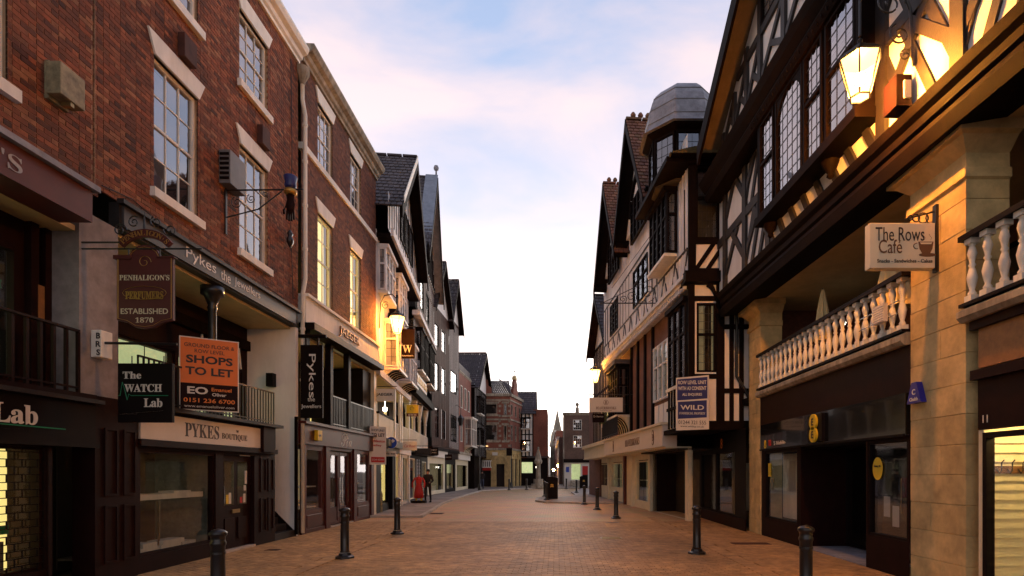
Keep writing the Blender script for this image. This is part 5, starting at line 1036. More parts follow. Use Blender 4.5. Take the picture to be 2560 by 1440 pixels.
plain_wall(FR, a1, 16.2, 23.5, 0, 3.0, [(17.2, 19.2, .35, 2.4), (19.3, 21.2, .35, 2.4)], 'black', v=.1, name='shopfront_wall')
for a, b_ in ((17.2, 19.2), (19.3, 21.2)):
    w = leaded(FR, a1, a, b_, .35, 2.4, .04, 1, 1, fm='black', fw=.05, back='interior_mid', gm='glass_shop', backd=.9)
    bx(FR, w, 'display_stand', 'cream', a + .5, a + .7, -.5, -.4, .5, 2.0); bx(FR, w, 'display_stand', 'cream', a + 1.1, a + 1.3, -.5, -.4, .5, 2.0)
bx(FR, a1, 'plinth', 'maroon', 16.2, 23.4, .1, .14, 0, .34); text('8', a1, FR.pt(18.6, .105, 2.66), RR, h=.32, m='orange_text')
# neighbouring lit shop
bx(FR, a1, 'copper_fascia', 'copper_panel', 1.5, 7.45, -.1, -.02, 3.1, 3.62); bx(FR, a1, 'fascia_trim', 'maroon', 1.45, 7.55, -.1, .02, 2.95, 3.08); bx(FR, a1, 'fascia_trim', 'maroon', 1.45, 7.55, -.1, .03, 3.62, 3.74); bx(FR, a1, 'number_board', 'maroon', 1.5, 7.5, -.12, -.05, 2.28, 2.95)
text('1', a1, FR.pt(7.40, -.045, 2.42), RR, h=.1, m='sign_white'); text('1', a1, FR.pt(7.33, -.045, 2.42), RR, h=.1, m='sign_white')
w = leaded(FR, a1, 1.6, 7.42, .12, 2.24, -.1, 1, 1, fm='black', fw=.07, back=None, gm='glass_shop')
bx(FR, w, 'sill', 'timber', 1.5, 7.5, -.1, .1, .02, .12); z = .1
while z < 2.3: MB().hexa([(5.66, 7.405, z), (7.0, 7.405, z), (7.0, 7.45, z), (5.66, 7.45, z), (5.66, 7.437, z + .122), (7.0, 7.437, z + .122), (7.0, 7.45, z + .122), (5.66, 7.45, z + .122)]).build('plank', 'cream', w); z += .125
bx(FR, w, 'side_boarding', 'cream', 7.455, 7.5, -1.4, -.06, .0, 2.4); bx(FR, w, 'display_floor', 'cream', 1.6, 7.5, -1.4, -.12, .05, .1); bx(FR, w, 'display_ceiling', 'cream', 1.6, 7.5, -1.4, -.12, 2.36, 2.4); bx(FR, w, 'display_end', 'cream', 1.6, 1.7, -1.4, -.12, 0, 2.4); bx(FR, w, 'boarding', 'cream', 1.6, 7.5, -1.45, -1.4, 0, 2.4)
bx(FR, w, 'spot_lamp', 'shop_lamp', 6.95, 7.05, -.5, -.4, 2.30, 2.35); bx(FR, w, 'spot_lamp', 'shop_lamp', 4.6, 4.75, -.75, -.6, 2.30, 2.35)
hk = thing('coat_rack', 'wooden coat rail with iron hooks on the boarded wall of the lit shop window', 'coat rack', (6.0, 7.42, 1.7)); MB().box(5.72, 6.6, 7.395, 7.42, 1.70, 1.80).build('rail', 'wood_brown', hk)
for i in range(6): c = (5.82 + i * .14, 7.395, 1.76); MB().tube([c, (c[0], c[1] - .05, c[2] - .06), (c[0], c[1] - .08, c[2] - .02), (c[0] + .01, c[1] - .07, c[2] + .08), (c[0] + .02, c[1] - .1, c[2] + .12)], .008, 6).build('hook', 'iron', hk)
# jetty beam and storeys
mb = MB(); prof = [(-.7, 6.42), (.02, 6.30), (.06, 6.5), (.0, 6.62), (.05, 6.66), (.05, 6.78), (.12, 6.84), (.16, 6.97), (-.7, 6.97)]
mb.prism([FU.pt(-.5, a, b_) for a, b_ in prof], Vector(FU.pt(16.6, 0, 0)) - Vector(FU.pt(-.5, 0, 0))); mb.build('jetty_beam', 'timber', a1)
hw = [(9.1, 10.05), (10.15, 10.85), (10.9, 12.1), (12.2, 12.95)]
plain_wall(FU, a1, -.5, 16.8, 6.97, 10.2, [(9.1, 13.0, 7.6, 9.7)], 'plaster', v=0); core(FU, a1, -.4, 16.7, -.6, 13.0, z0=6.55, depth=5)
for u in (-.2, 1.3, 2.8, 4.3, 5.8, 7.3, 8.9, 13.2, 14.7, 16.2): timber(FU, a1, u, 6.97, u, 10.2, .24, 0, .07, 'timber_grey')
for z in (8.5,): 
    for a, b_ in ((-.5, 8.8), (13.3, 16.8)): timber(FU, a1, a, z, b_, z, .22, 0, .06, 'timber_grey')
for a, b_ in ((-.2, 1.3), (1.3, 2.8), (2.8, 4.3), (4.3, 5.8), (5.8, 7.3), (7.3, 8.9), (13.2, 14.7), (14.7, 16.2)):
    for z0, z1 in ((7.0, 8.4), (8.6, 10.1)):
        timber(FU, a1, a, z0 + .35, (a + b_) / 2 + .2, z1, .17, 0, .052, 'timber_grey', 'brace'); timber(FU, a1, b_, z0 + .35, (a + b_) / 2 - .2, z1, .17, 0, .048, 'timber_grey', 'brace')
for a, b_, sg in ((4.3, 5.8, 1), (5.8, 7.3, -1), (7.3, 8.9, 1), (13.2, 14.7, -1)):
    for z0, z1 in ((7.0, 8.4), (8.6, 10.1)):
        for k in (.18, .5, .82): um = a + (b_ - a) * k; timber(FU, a1, um - sg * .32, z0, um + sg * .32, z1, .15, 0, .036, 'timber_grey', 'strut')
for u in [9.1 + i * .55 for i in range(8)]: timber(FU, a1, u, 6.98, u + .3, 7.5, .15, 0, .05, 'timber_grey', 'brace')
for i, (a, b_) in enumerate(hw): leaded(FU, a1, a, b_, 7.6, 9.7, .32, 3 if i != 2 else 5, 8, back='interior_mid', arch=(i == 2), transom=None if i == 2 else 8.75, backd=.5, gm='glass_old')
bx(FU, a1, 'oriel_sill', 'timber', 9.0, 13.1, 0, .42, 7.42, 7.6); bx(FU, a1, 'oriel_cheek', 'timber', 12.98, 13.06, 0, .36, 7.6, 9.7); bx(FU, a1, 'oriel_cheek', 'timber', 9.02, 9.1, 0, .36, 7.6, 9.7)
for u in (10.3, 12.9): MB().lathe(FU.pt(u, .12, 7.1), [(.02, 0), (.07, .05), (.05, .1), (.12, .2), (.16, .3), (.16, .33)], 10).build('corbel', 'timber', a1, True)
mb = MB(); prof = [(0, 9.72), (.42, 9.72), (.5, 9.86), (.46, 9.95), (.58, 10.1), (.66, 10.25), (0, 10.25)]; mb.prism([FU.pt(-.5, a, b_) for a, b_ in prof], Vector(FU.pt(16.7, 0, 0)) - Vector(FU.pt(-.5, 0, 0))); mb.build('jetty_moulding', 'timber', a1)
for i in range(70): u = 7.4 + i * .085; MB().lathe(FU.pt(u, .46, 9.76), [(.01, 0), (.035, .04), (.02, .1)], 5).build('carved_leaf', 'timber', a1) if i % 2 == 0 else None
AP, ZE, ZA, UE = 8.2, 10.85, 15.6, 15.3
MB().prism([FU.pt(-.3, .45, 10.25), FU.pt(UE - .1, .45, 10.25), FU.pt(UE - .1, .45, 10.95), FU.pt(AP, .45, ZA - .1), FU.pt(1.0, .45, 10.9)], Vector(FU.pt(0, -.3, 0)) - Vector(FU.pt(0, 0, 0))).build('gable_wall', 'plaster', a1)
def ztop(u): return ZE + (ZA - ZE) * (UE - u) / (UE - AP) - .3 if u > AP else ZE + (ZA - ZE) * (u - .9) / (AP - .9) - .3
for i, u in enumerate([15.0, 14.2, 13.4, 12.6, 11.4, 10.2, 9.0, 7.8, 6.4, 5.0]): timber(FU, a1, u, 10.3, u, ztop(u), .17, .45, .52, 'timber_grey')
for z, a in ((10.42, 15.1), (11.55, 14.0), (12.75, 12.2)): timber(FU, a1, 3, z, a, z, .17, .45, .51, 'timber_grey')
for a, b_ in ((15.0, 14.2), (14.2, 13.4), (13.4, 12.6), (12.6, 11.4), (11.4, 10.2), (10.2, 9.0), (9.0, 7.8)): timber(FU, a1, a, 10.45, b_, min(11.5, ztop(b_)), .13, .45, .5, 'timber_grey', 'brace'); timber(FU, a1, b_, 10.5, (a + b_) / 2, 10.9, .12, .45, .495, 'timber_grey', 'brace')
for a, b_ in ((12.6, 11.4), (11.4, 10.2)): leaded(FU, a1, b_ + .1, a - .1, 11.65, 12.6, .46, 3, 3)
for s, ue in ((1, UE), (-1, .9)):
    roof_slab(a1, FU.pt(ue + s * .25, 1.0, ZE - .15), FU.pt(ue + s * .25, -5, ZE - .15), FU.pt(AP, 1.0, ZA), FU.pt(AP, -5, ZA), 'tile_red', 18)
    MB().add([FU.pt(ue + s * .25, .98, ZE - .2), FU.pt(AP, .98, ZA - .05), FU.pt(AP, -5, ZA - .05), FU.pt(ue + s * .25, -5, ZE - .2)], [(0, 1, 2, 3)]).build('soffit', 'soffit_wood', a1)
    q = [(ue + s * .3, ZE - .62), (AP, ZA - .45), (AP, ZA + .06), (ue + s * .3, ZE - .12)]; MB().hexa([FU.pt(x_, .97, z_) for x_, z_ in q] + [FU.pt(x_, 1.04, z_) for x_, z_ in q]).build('bargeboard', 'timber', a1)
o = bx(FU, a1, 'number_box', 'maroon', 8.15, 8.45, .07, .3, 7.05, 7.5); bx(FU, o, 'number_plate', 'sign_white', 8.12, 8.15, .1, .2, 7.15, 7.4); [text('1', o, (FU.pt(8.1, .15, 0)[0] + d_, 8.115, 7.275), XR, h=.12, m='dark_text') for d_ in (-.03, .03)]

# things in and on the gallery
for i, (px, V, lab) in enumerate(((2057, -.5, 'closed cream parasol standing alone behind the white balusters'), (2235, -.6, 'closed cream parasol behind the cafe sign and balusters'))):
    u = FR.U(px, V); c = FR.pt(u, V, 3.92); o = thing('parasol', lab, 'parasol', c, 'closed parasols on the gallery'); lathe_obj('pole', 'timber_grey', o, c, [(.02, 0), (.02, 2.0)], 8)
    mb = MB(); n = 16; q_ = 1 if i == 0 else 1.8; prof = [(.05, .75), (.20 * q_, .8), (.17 * q_, 1.1), (.12 * q_, 1.5), (.05 * q_, 1.9), (.01, 2.0)]
    for k, (r_, z_) in enumerate(prof): mb.v += [(c[0] + r_ * (1 if j % 2 else .72) * math.cos(j * 2 * math.pi / n), c[1] + r_ * (1 if j % 2 else .72) * math.sin(j * 2 * math.pi / n), c[2] + z_) for j in range(n)]
    mb.f = [(k * n + j, k * n + (j + 1) % n, k * n + n + (j + 1) % n, k * n + n + j) for k in range(len(prof) - 1) for j in range(n)]; mb.build('canopy', 'canvas', o)
o = thing('floodlight', 'square ribbed pale floodlight strapped to the balusters', 'light', FR.pt(9.45, .14, 4.3)); bx(FR, o, 'panel', 'blind', 9.2, 9.5, .15, .22, 4.2, 4.5)
for i in range(7): bx(FR, o, 'rib', 'stone_white', 9.21, 9.49, .22, .232, 4.22 + i * .04, 4.24 + i * .04)
for z in (4.25, 4.45): bx(FR, o, 'strap', 'steel', 8.95, 10.1, .125, .14, z, z + .015)
Y = 8.19; o, a, b_ = hang('hanging_sign', 'cream illuminated cafe sign with a coffee cup on a scrolled iron bracket', 'sign', 2175, 557, 2338, 670, Y, .14, 'cafe_cream')
ctext('The Rows', o, 2250, 585, Y, 122, 34, m='dark_text'); ctext('Café', o, 2226, 616, Y, 58, 34, m='brown_text'); ctext('Snacks - Sandwiches - Cakes', o, 2262, 652, Y, 138, 9, m='dark_text', bold=.01)
def flat(pts, m_, nm, k=.005): MB().prism([at(px, py, Y - k) for px, py in pts], (0, .003, 0)).build(nm, m_, o)
flat([(2296, 604), (2334, 604), (2331, 622), (2325, 634), (2306, 634), (2299, 622)], 'brown_text', 'cup'); flat([(2297 + 22 + 22 * math.cos(t_), 637 + 5 * math.sin(t_)) for t_ in [i * .45 for i in range(14)]], 'brown_text', 'saucer', .004); flat([(2300, 606), (2331, 606), (2328, 610), (2303, 610)], 'cafe_cream', 'cup_rim', .008)
mb = MB(); mb.tube([at(2296 + 8 * math.cos(t_) - 4, 615 + 7 * math.sin(t_), Y - .005) for t_ in [1.2 + i * .3 for i in range(13)]], .006, 5)
for px in (2310, 2326): mb.tube([at(px + 3 * math.sin(i), 600 - i * 3, Y - .005) for i in range(6)], .0025, 4)
mb.build('cup_handle', 'brown_text', o)
mb = MB(); mb.box(*[at(2340, 675, Y)[0], at(2350, 675, Y)[0], Y, Y + .08, at(0, 678, Y)[2], at(0, 510, Y)[2]]); mb.tube([at(2342, 528, Y + .05), at(2262, 548, Y + .05)], .012, 6)
for px, r_ in ((2330, .09), (2308, .075), (2290, .055), (2276, .035)): mb.tube(spiral(at(px, 545, Y + .05), r_, r_, 1, 0, (1, 0, 0), (0, 0, 1), 14), .01, 5)
mb.build('bracket', 'iron', o)
c = FR.pt(8.62, .004, 2.78); o = MB().prism([(c[0], c[1] - .17, c[2]), (c[0], c[1] + .17, c[2]), (c[0], c[1] + .06, c[2] + .32), (c[0], c[1] - .06, c[2] + .32)], (-.09, 0, 0)).build('alarm_box', 'royal'); tag(o, 'blue triangular alarm box on the near stone pier', 'alarm'); text('C', o, FR.pt(8.62, .097, 2.95), RR, h=.09, m='sign_white', bold=.03); text('Chubb', o, FR.pt(8.62, .097, 2.84), RR, w=.2, m='sign_white', bold=.03)

# ------------------------------------------------------------------ right: boarded house over the jewellers
F2 = Frame((4.0, 17.0), (-.1, 1), (-1, 0)); FS = Frame((4.0, 17.0), (1, 0), (0, -1)); R2 = (-F2.u[0], -F2.u[1], 0)
a2 = thing('boarded_house', 'white boarded house with twin red-tiled gables and domed corner turret over the jewellers', 'building', (4, 20, 0))
# end wall facing down the street, row level
hS = [(.27, .86, 4.75, 6.85)]
plain_wall(FS, a2, 0, 1.95, 3.15, 7.45, hS, 'plaster', v=0); leaded(FS, a2, .27, .86, 4.75, 6.85, -.04, 3, 8, back='lit_dim', transom=5.9, gm='glass_shop')
for u, w_ in ((.1, .2), (.98, .24), (1.32, .12), (1.62, .13), (1.9, .1)): timber(FS, a2, u, 3.15, u, 7.45, w_, 0, .06)
for u0, u1, z in ((.2, .9, 6.98), (.2, .9, 4.62), (1.05, 1.95, 6.12), (1.05, 1.95, 4.18), (0, 1.95, 3.2), (.2, 1.0, 5.5)):
    if z != 5.5: timber(FS, a2, u0, z, u1, z, .14, 0, .055)
mb = MB(); k = 8
for i in range(k):
    t0, t1 = i / k, (i + 1) / k; f = lambda t_: (.55 + .42 * t_, 7.4 - .95 * t_ + .25 * math.sin(math.pi * t_)); p, q = f(t0), f(t1); mb.hexa([FS.pt(p[0], .05, p[1] - .08), FS.pt(q[0], .05, q[1] - .08), FS.pt(q[0], .2, q[1] - .08), FS.pt(p[0], .2, p[1] - .08), FS.pt(p[0], .05, p[1] + .08), FS.pt(q[0], .05, q[1] + .08), FS.pt(q[0], .2, q[1] + .08), FS.pt(p[0], .2, p[1] + .08)])
mb.build('curved_bracket', 'timber', a2)
bx(FS, a2, 'jetty_beam', 'timber', -.15, 2.0, -.4, .35, 7.4, 7.72)
# upper storey facing down the street
plain_wall(FS, a2, 0, 1.9, 7.72, 11.1, [(.22, .92, 8.75, 10.95)], 'plaster', v=.1); leaded(FS, a2, .22, .92, 8.75, 10.95, .06, 4, 8, back='interior_mid', transom=10.0, gm='glass_shop')
for u, w_ in ((.1, .22), (1.03, .22), (1.55, .14)): timber(FS, a2, u, 7.72, u, 11.1, w_, .1, .17)
for z in (7.78, 8.66, 11.02): timber(FS, a2, 0, z, 1.1, z, .14, .1, .165)
timber(FS, a2, .2, 7.8, .75, 8.6, .13, .1, .155, name='brace'); timber(FS, a2, .55, 7.8, .95, 8.4, .13, .1, .152, name='brace'); timber(FS, a2, 1.1, 9.9, 1.5, 9.9, .14, .1, .16)
pipe(a2, [FS.pt(1.17, .2, 11.0), FS.pt(1.17, .2, 7.6), FS.pt(1.45, .12, 7.2), FS.pt(1.45, .12, 4.6), FS.pt(1.75, .12, 4.1), FS.pt(1.93, .12, 3.7), FS.pt(1.93, .25, 2.6), FS.pt(1.93, .25, .1)], .05, 'iron')
# hipped tile roof over that storey, then the turret
mb = MB(); mb.hexa([FS.pt(-.6, .6, 11.05), FS.pt(2.0, .6, 11.05), FS.pt(2.0, -2.5, 11.05), FS.pt(-.6, -2.5, 11.05), FS.pt(.5, -.7, 11.95), FS.pt(1.6, -.7, 11.95), FS.pt(1.6, -2, 11.95), FS.pt(.5, -2, 11.95)]); mb.build('eaves', 'timber', a2)
roof_slab(a2, FS.pt(-.6, .62, 11.06), FS.pt(2.0, .62, 11.06), FS.pt(.5, -.7, 12.0), FS.pt(1.6, -.7, 12.0), 'moss_tile', 10); roof_slab(a2, FS.pt(-.62, .6, 11.06), FS.pt(-.62, -2.5, 11.06), FS.pt(.5, -.7, 12.0), FS.pt(.5, -2, 12.0), 'moss_tile', 10)
TC = (4.15, 18.5); r8 = math.pi / 8
lathe_obj('turret_drum', 'interior_mid', a2, (*TC, 10.9), [(1.0, 0), (1.0, 1.7)], 8, False, rot=r8)
for i in range(8):
    a = r8 * 2 * i; n_ = (math.cos(a), math.sin(a)); t_ = (-n_[1], n_[0]); Fo = Frame((TC[0] + n_[0] * .98 - t_[0] * .4, TC[1] + n_[1] * .98 - t_[1] * .4), t_, n_)
    if n_[1] < .5: leaded(Fo, a2, .02, .78, 11.15, 12.4, .0, 3, 4, back=None)
lathe_obj('turret_cornice', 'timber', a2, (*TC, 12.35), [(1.02, 0), (1.12, .08), (1.3, .16), (1.32, .22)], 8, False, rot=r8)
lathe_obj('turret_dome', 'lead', a2, (*TC, 12.56), [(1.45, 0), (1.35, .07), (1.29, .25), (1.26, .5), (1.21, .8), (1.13, 1.05), (1.0, 1.3), (.8, 1.5), (.55, 1.63), (.3, 1.7), (.1, 1.72), (.07, 1.85), (0, 1.9)], 8, False, rot=r8)
mb = MB()
for rr, z in ((1.285, .3), (1.22, .75), (1.06, 1.2)): mb.lathe((*TC, 12.56 + z - .012), [(rr + .012, 0), (rr + .016, .012), (rr + .012, .024)], 8, rot=r8)
mb.build('dome_seams', 'aerial_grey', a2)
# street face
plain_wall(F2, a2, 0, 13.7, 7.75, 12.0, [(1.1, 3.0, 8.75, 10.85), (4.6, 6.9, 8.65, 10.2), (10.0, 11.9, 8.65, 10.2)], 'plank_white', v=0)
for i in range(46): timber(F2, a2, .15 + i * .3, 7.8, .15 + i * .3, 8.6, .025, 0, .02, 'plank_white', 'batten')
for i in range(46):
    u = .15 + i * .3
    if not any(a < u < b_ for a, b_ in ((1.0, 3.1), (4.5, 7.0), (9.9, 12.0))): timber(F2, a2, u, 8.6, u, 11.9, .025, 0, .02, 'plank_white', 'batten')
oriel(F2, a2, 1.05, 3.05, 8.75, 10.75, .0, .38, 4, nz=6)
for z in (8.5, 10.45): timber(F2, a2, 3.3 if z > 9 else 0, z, 13.7, z, .07, 0, .03, 'timber_grey', 'rail')
for i in range(22):
    u = .25 + i * .62
    timber(F2, a2, u, 7.85, u + (.28 if i % 2 else -.28), 8.45, .06, 0, .026, 'timber_grey', 'strip')
    if not any(a < u < b_ for a, b_ in ((.6, 3.3), (4.3, 7.1), (9.7, 12.1))): timber(F2, a2, u, 8.5, u, 10.4, .06, 0, .026, 'timber_grey', 'strip')
for a, b_, z0, z1 in ((4.6, 6.9, 8.65, 10.2), (10.0, 11.9, 8.65, 10.2)):
    for i in range(3): leaded(F2, a2, a + (b_ - a) * i / 3, a + (b_ - a) * (i + 1) / 3 - .003, z0, z1, .0, 2, 6, transom=z0 + (z1 - z0) * .62, back='interior_mid')
bx(F2, a2, 'eaves', 'timber', -.3, 3.6, -.2, .75, 10.95, 11.1)
core(F2, a2, .2, 13.6, -.6, 12.0, z0=3.1, depth=6)
bx(F2, a2, 'jetty_beam', 'plank_white', -.05, 13.7, -.5, .12, 7.45, 7.75); bx(F2, a2, 'jetty_moulding', 'plank_white', -.05, 13.7, .12, .2, 7.55, 7.68); mb = MB()
for i in range(60): F2.box(mb, .1 + i * .225, .2 + i * .225, .0, .1, 7.3, 7.45)
stuff(mb.build('dentils', 'plank_white', a2))
for uc in (5.35, 10.3):
    gable(F2, a2, uc, 2.35, 11.9, 15.7, .15, -6, .55, 'tile_red', 'plank_white', 'timber', rows=24, barge=.35); gable_arch = MB()
    arch(F2, a2, uc - 1.2, uc + 1.2, 12.4, 'timber', v=.2, w=.2); bx(F2, a2, 'gable_window', 'interior_dark', uc - 1.2, uc + 1.2, .15, .17, 11.6, 12.4)
    for k in range(4): leaded(F2, a2, uc - 1.15 + k * .575, uc - .58 + k * .575, 11.2, 12.9, .2, 2, 4)
    for k in range(9): lathe_obj('ridge_crest', 'tile_red', a2, F2.pt(uc, .4 - k * .3, 15.82), [(.0, 0), (.1, .04), (.11, .12), (.06, .2), (0, .22)], 6)
    for s_ in (-1, 1): timber(F2, a2, uc + s_ * 2.3, 11.3, uc + s_ * 2.65, 11.75, .16, .1, .6, name='eaves_bracket')
# row level under the jetty
plain_wall(F2, a2, 0, 13.7, 3.3, 7.45, [(2.3, 4.8, 4.4, 6.5), (.4, 1.9, 4.4, 7.0)], 'redstone', v=-.35, name='row_wall')
oriel(F2, a2, .25, 2.0, 4.5, 7.0, -.35, .02, 3, nz=7)
for i in range(6): bx(F2, a2, 'panel_stud', 'timber', .28 + i * .3, .36 + i * .3, .0, .05, 3.15, 4.4)
bx(F2, a2, 'panel', 'plaster', .2, 2.0, -.35, .0, 3.15, 4.4); bx(F2, a2, 'panel_rail', 'timber', .2, 2.0, 0, .06, 3.75, 3.85)
for i in range(4): leaded(F2, a2, 2.3 + i * .625, 2.3 + (i + 1) * .625 - .003, 4.4, 6.5, -.3, 2, 5, arch=True, fm='plank_white', transom=5.7, back='lit_dim', gm='glass_shop'); bx(F2, a2, 'panel', 'plaster', 2.36 + i * .625, 2.86 + i * .625, -.35, -.3, 3.5, 4.25)
for u in (5.0, 6.2, 7.4, 8.6): timber(F2, a2, u, 3.3, u, 7.4, .18, -.35, -.26)
oriel(F2, a2, 9.2, 11.4, 4.4, 6.6, -.35, .25, 4, nz=5); bx(F2, a2, 'bay_roof', 'slate', 9.0, 11.6, -.35, .4, 6.75, 6.95); coving(F2, a2, 9.2, 11.4, -.35, .22, 3.5, 4.3, 5)
mb = MB(); railing(F2, a2, 8.8, 12.6, .3, 3.45, 4.3, .12)
for i in range(200): c = F2.pt(random.uniform(11.4, 12.8), .32 + random.uniform(-.15, .15), 4.3 + random.uniform(-.1, .35)); d = Vector((random.uniform(-.1, .1), random.uniform(-.1, .1), random.uniform(-.1, .1))); mb.add([c, Vector(c) + d, Vector(c) + d.cross(Vector((.7, .5, .3)))], [(0, 1, 2)])
o = mb.build('balcony_plants', 'leaf'); o['label'] = 'straggly plants on the iron balcony above the jewellers hanging sign'; o['category'] = 'plants'
bx(F2, a2, 'floor_slab', 'timber', -.05, 13.7, -1.4, -.02, 3.0, 3.15); bx(FS, a2, 'base_beam', 'timber', -.1, 2.0, -.1, .08, 3.0, 3.16)
# jewellers' fascia and shop
bx(F2, a2, 'sign_fascia', 'sign_cream', 2.6, 13.6, -.5, .02, 2.62, 3.38); bx(F2, a2, 'fascia_cap', 'cream', 2.55, 13.65, -.5, .1, 3.38, 3.46)
text('BEAVERBROOKS', a2, F2.pt(F2.U(1580, .02), .026, 3.0), R2, w=2.6, h=.3, m='brown_text', serif=True)
for px in (1533, 1632):
    c = F2.pt(F2.U(px, .02), .026, 3.0); MB().tube([(c[0], c[1] + .2 * math.cos(t_), c[2] + .27 * math.sin(t_)) for t_ in [i * math.pi / 10 for i in range(21)]], .014, 5).build('logo_ring', 'brown_text', a2); text('B', a2, c, R2, h=.26, m='brown_text', serif=True)
plain_wall(F2, a2, 2.5, 22.5, 0, 2.62, [(2.8, 7.4, .0, 2.5), (7.9, 10.6, .3, 2.3), (13.6, 16.8, .8, 2.3), (17.4, 21.6, .8, 2.3)], 'cream', v=-1.0, name='shopfront_wall'); core(F2, a2, -.3, 22.5, -2.2, 3.0)
for a, b_, z0 in ((7.9, 10.6, .3), (13.6, 16.8, .8), (17.4, 21.6, .8)): w = leaded(F2, a2, a, b_, z0, 2.25, -1.05, 2, 1, fm='cream', back='lit_dim', gm='glass_shop', backd=.5); bx(F2, w, 'display_shelf', 'cream', a, b_, -1.5, -1.2, 1.3, 1.34)
bx(F2, a2, 'entrance_back', 'interior_dark', 2.5, 7.6, -2.1, -2.0, 0, 2.6); bx(F2, a2, 'entrance_side', 'maroon', 7.4, 7.5, -2.0, -1.0, 0, 2.5); bx(F2, a2, 'entrance_ceiling', 'interior_dark', 2.5, 7.6, -2.1, -.5, 2.5, 2.555); bx(F2, a2, 'door', 'interior_mid', 4.2, 5.6, -1.95, -1.9, 0, 2.2)
bx(F2, a2, 'soffit', 'cream', 2.6, 22, -1.0, -.1, 2.56, 2.62)
for u, m_ in ((2.5, 'cream'), (7.5, 'cream'), (12.6, 'red_wood'), (17.0, 'cream'), (10.8, 'cream')): bx(F2, a2, 'pilaster', m_, u, u + .3, -1.0, -.86, 0, 2.56)
# long low cream shop and small gabled house beyond
a3 = thing('cream_shop_house', 'cream panelled shop with a small gabled house above, next to the lit wall lamp', 'building', F2.pt(17, -1, 0))
bx(F2, a3, 'sign_fascia', 'cream', 13.7, 22.4, -.98, -.2, 2.62, 3.3); bx(F2, a3, 'fascia_cap', 'cream', 13.65, 22.5, -.98, -.05, 3.3, 3.5); tfac(F2, a3, 13.75, 20, 3.5, 9.6, -.5, .5, holes=[(15, 17, 4.4, 6)], rails=(6.6,)); leaded(F2, a3, 15, 17, 4.4, 6, -.54, 4, 4, back='lit_warm', gm='glass_shop'); core(F2, a3, 13.75, 22.4, -1.2, 9.6, z0=2.7)
gable(F2, a3, 17.0, 2.6, 9.6, 12.4, -.5, -6, .5, 'slate', 'plaster', 'timber', rows=12); plain_wall(F2, a3, 20, 24.5, 0, 7, [], 'redstone', v=-.9, name='far_wall'); bx(F2, a3, 'far_wall_end', 'redstone', 20, 24.5, -5, -.95, 0, 7)
# signs on the boarded house
Y = 17.0 - .4
o, rect, tx = board('letting_board', 'white and navy letting board on the corner of the overhanging end wall', at(1690, 1000, 16.9), at(1772, 1000, 16.4), at(0, 1075, 16.7)[2], at(0, 942, 16.7)[2], 'sign_white')
rect(.04, .96, .57, .97, 'navy'); rect(.06, .94, .22, .54, 'navy'); tx('ROW LEVEL UNIT', .5, .89, .86, .07, m='sign_white', bold=.02); tx('WITH A3 CONSENT', .5, .78, .86, .07, m='sign_white', bold=.02); tx('ALL ENQUIRIES', .5, .66, .6, .06, m='sign_white', bold=.02); tx('WILD', .5, .42, .72, .09, m='sign_white', bold=.02); tx('COMMERCIAL PROPERTY', .5, .31, .8, .045, m='sign_white', serif=True); tx('01244 321 555', .5, .14, .84, .07, m='dark_text'); tx('www.wildcp.co.uk', .5, .06, .72, .045, m='dark_text')
Y = 25.5; o, a, b_ = hang('hanging_sign', 'cream plaque-shaped jewellers hanging sign below the plant balcony', 'sign', 1473, 994, 1557, 1030, Y, .06, 'sign_white'); ctext('BEAVERBROOKS', o, 1515, 1020, Y, 50, 7, m='brown_text', serif=True); ctext('THE JEWELLERS', o, 1515, 1027, Y, 30, 3, m='brown_text'); MB().tube(spiral(at(1515, 1006, Y - .008), .11, .11, 1, 0, (1, 0, 0), (0, 0, 1), 16), .008, 5).build('logo_ring', 'brown_text', o); ctext('B', o, 1515, 1006, Y, 6, 8, m='brown_text', serif=True)
MB().tube([at(1470, 986, Y), at(1600, 986, Y)], .02, 6).build('bracket_arm', 'iron', o)
Y = 27.5; o, a, b_ = hang('hanging_sign', 'small dark clinic sign behind the cream jewellers plaque', 'sign', 1481, 1034, 1511, 1056, Y, .05, 'maroon'); ctext('Dr Herman', o, 1496, 1041, Y, 24, 5, m='sign_white'); MB().tube([(a[0], Y, b_[2] + .03), (3.2, Y, b_[2] + .03)], .015, 6).build('bracket_arm', 'iron', o)
Y = 20.2; o = thing('iron_bracket', 'empty wrought iron sign bracket with large scrolls on the white boarded wall', 'bracket', at(1645, 758, Y))
mb = MB(); mb.tube([at(1500, 758, Y), at(1650, 758, Y)], .022, 6); mb.tube([at(1505, 758, Y), at(1645, 690, Y)], .014, 6); mb.build('arms', 'iron', o); MB().box(at(1643, 0, Y)[0], at(1647, 0, Y)[0], Y - .02, Y + .02, at(0, 765, Y)[2], at(0, 680, Y)[2]).build('wall_plate', 'iron', o)
for px, py, r_ in ((1620, 732, .32), (1578, 742, .22), (1558, 748, .15)): MB().tube(spiral(at(px, py, Y), r_, .03, 1.5, -1.5, (1, 0, 0), (0, 0, 1)), .014, 6).build('scroll', 'iron', o)
mb = MB(); mb.tube([at(1530, 720, Y + 3), at(1625, 590, Y + .5)], .01, 5); mb.build('stay', 'iron', o)

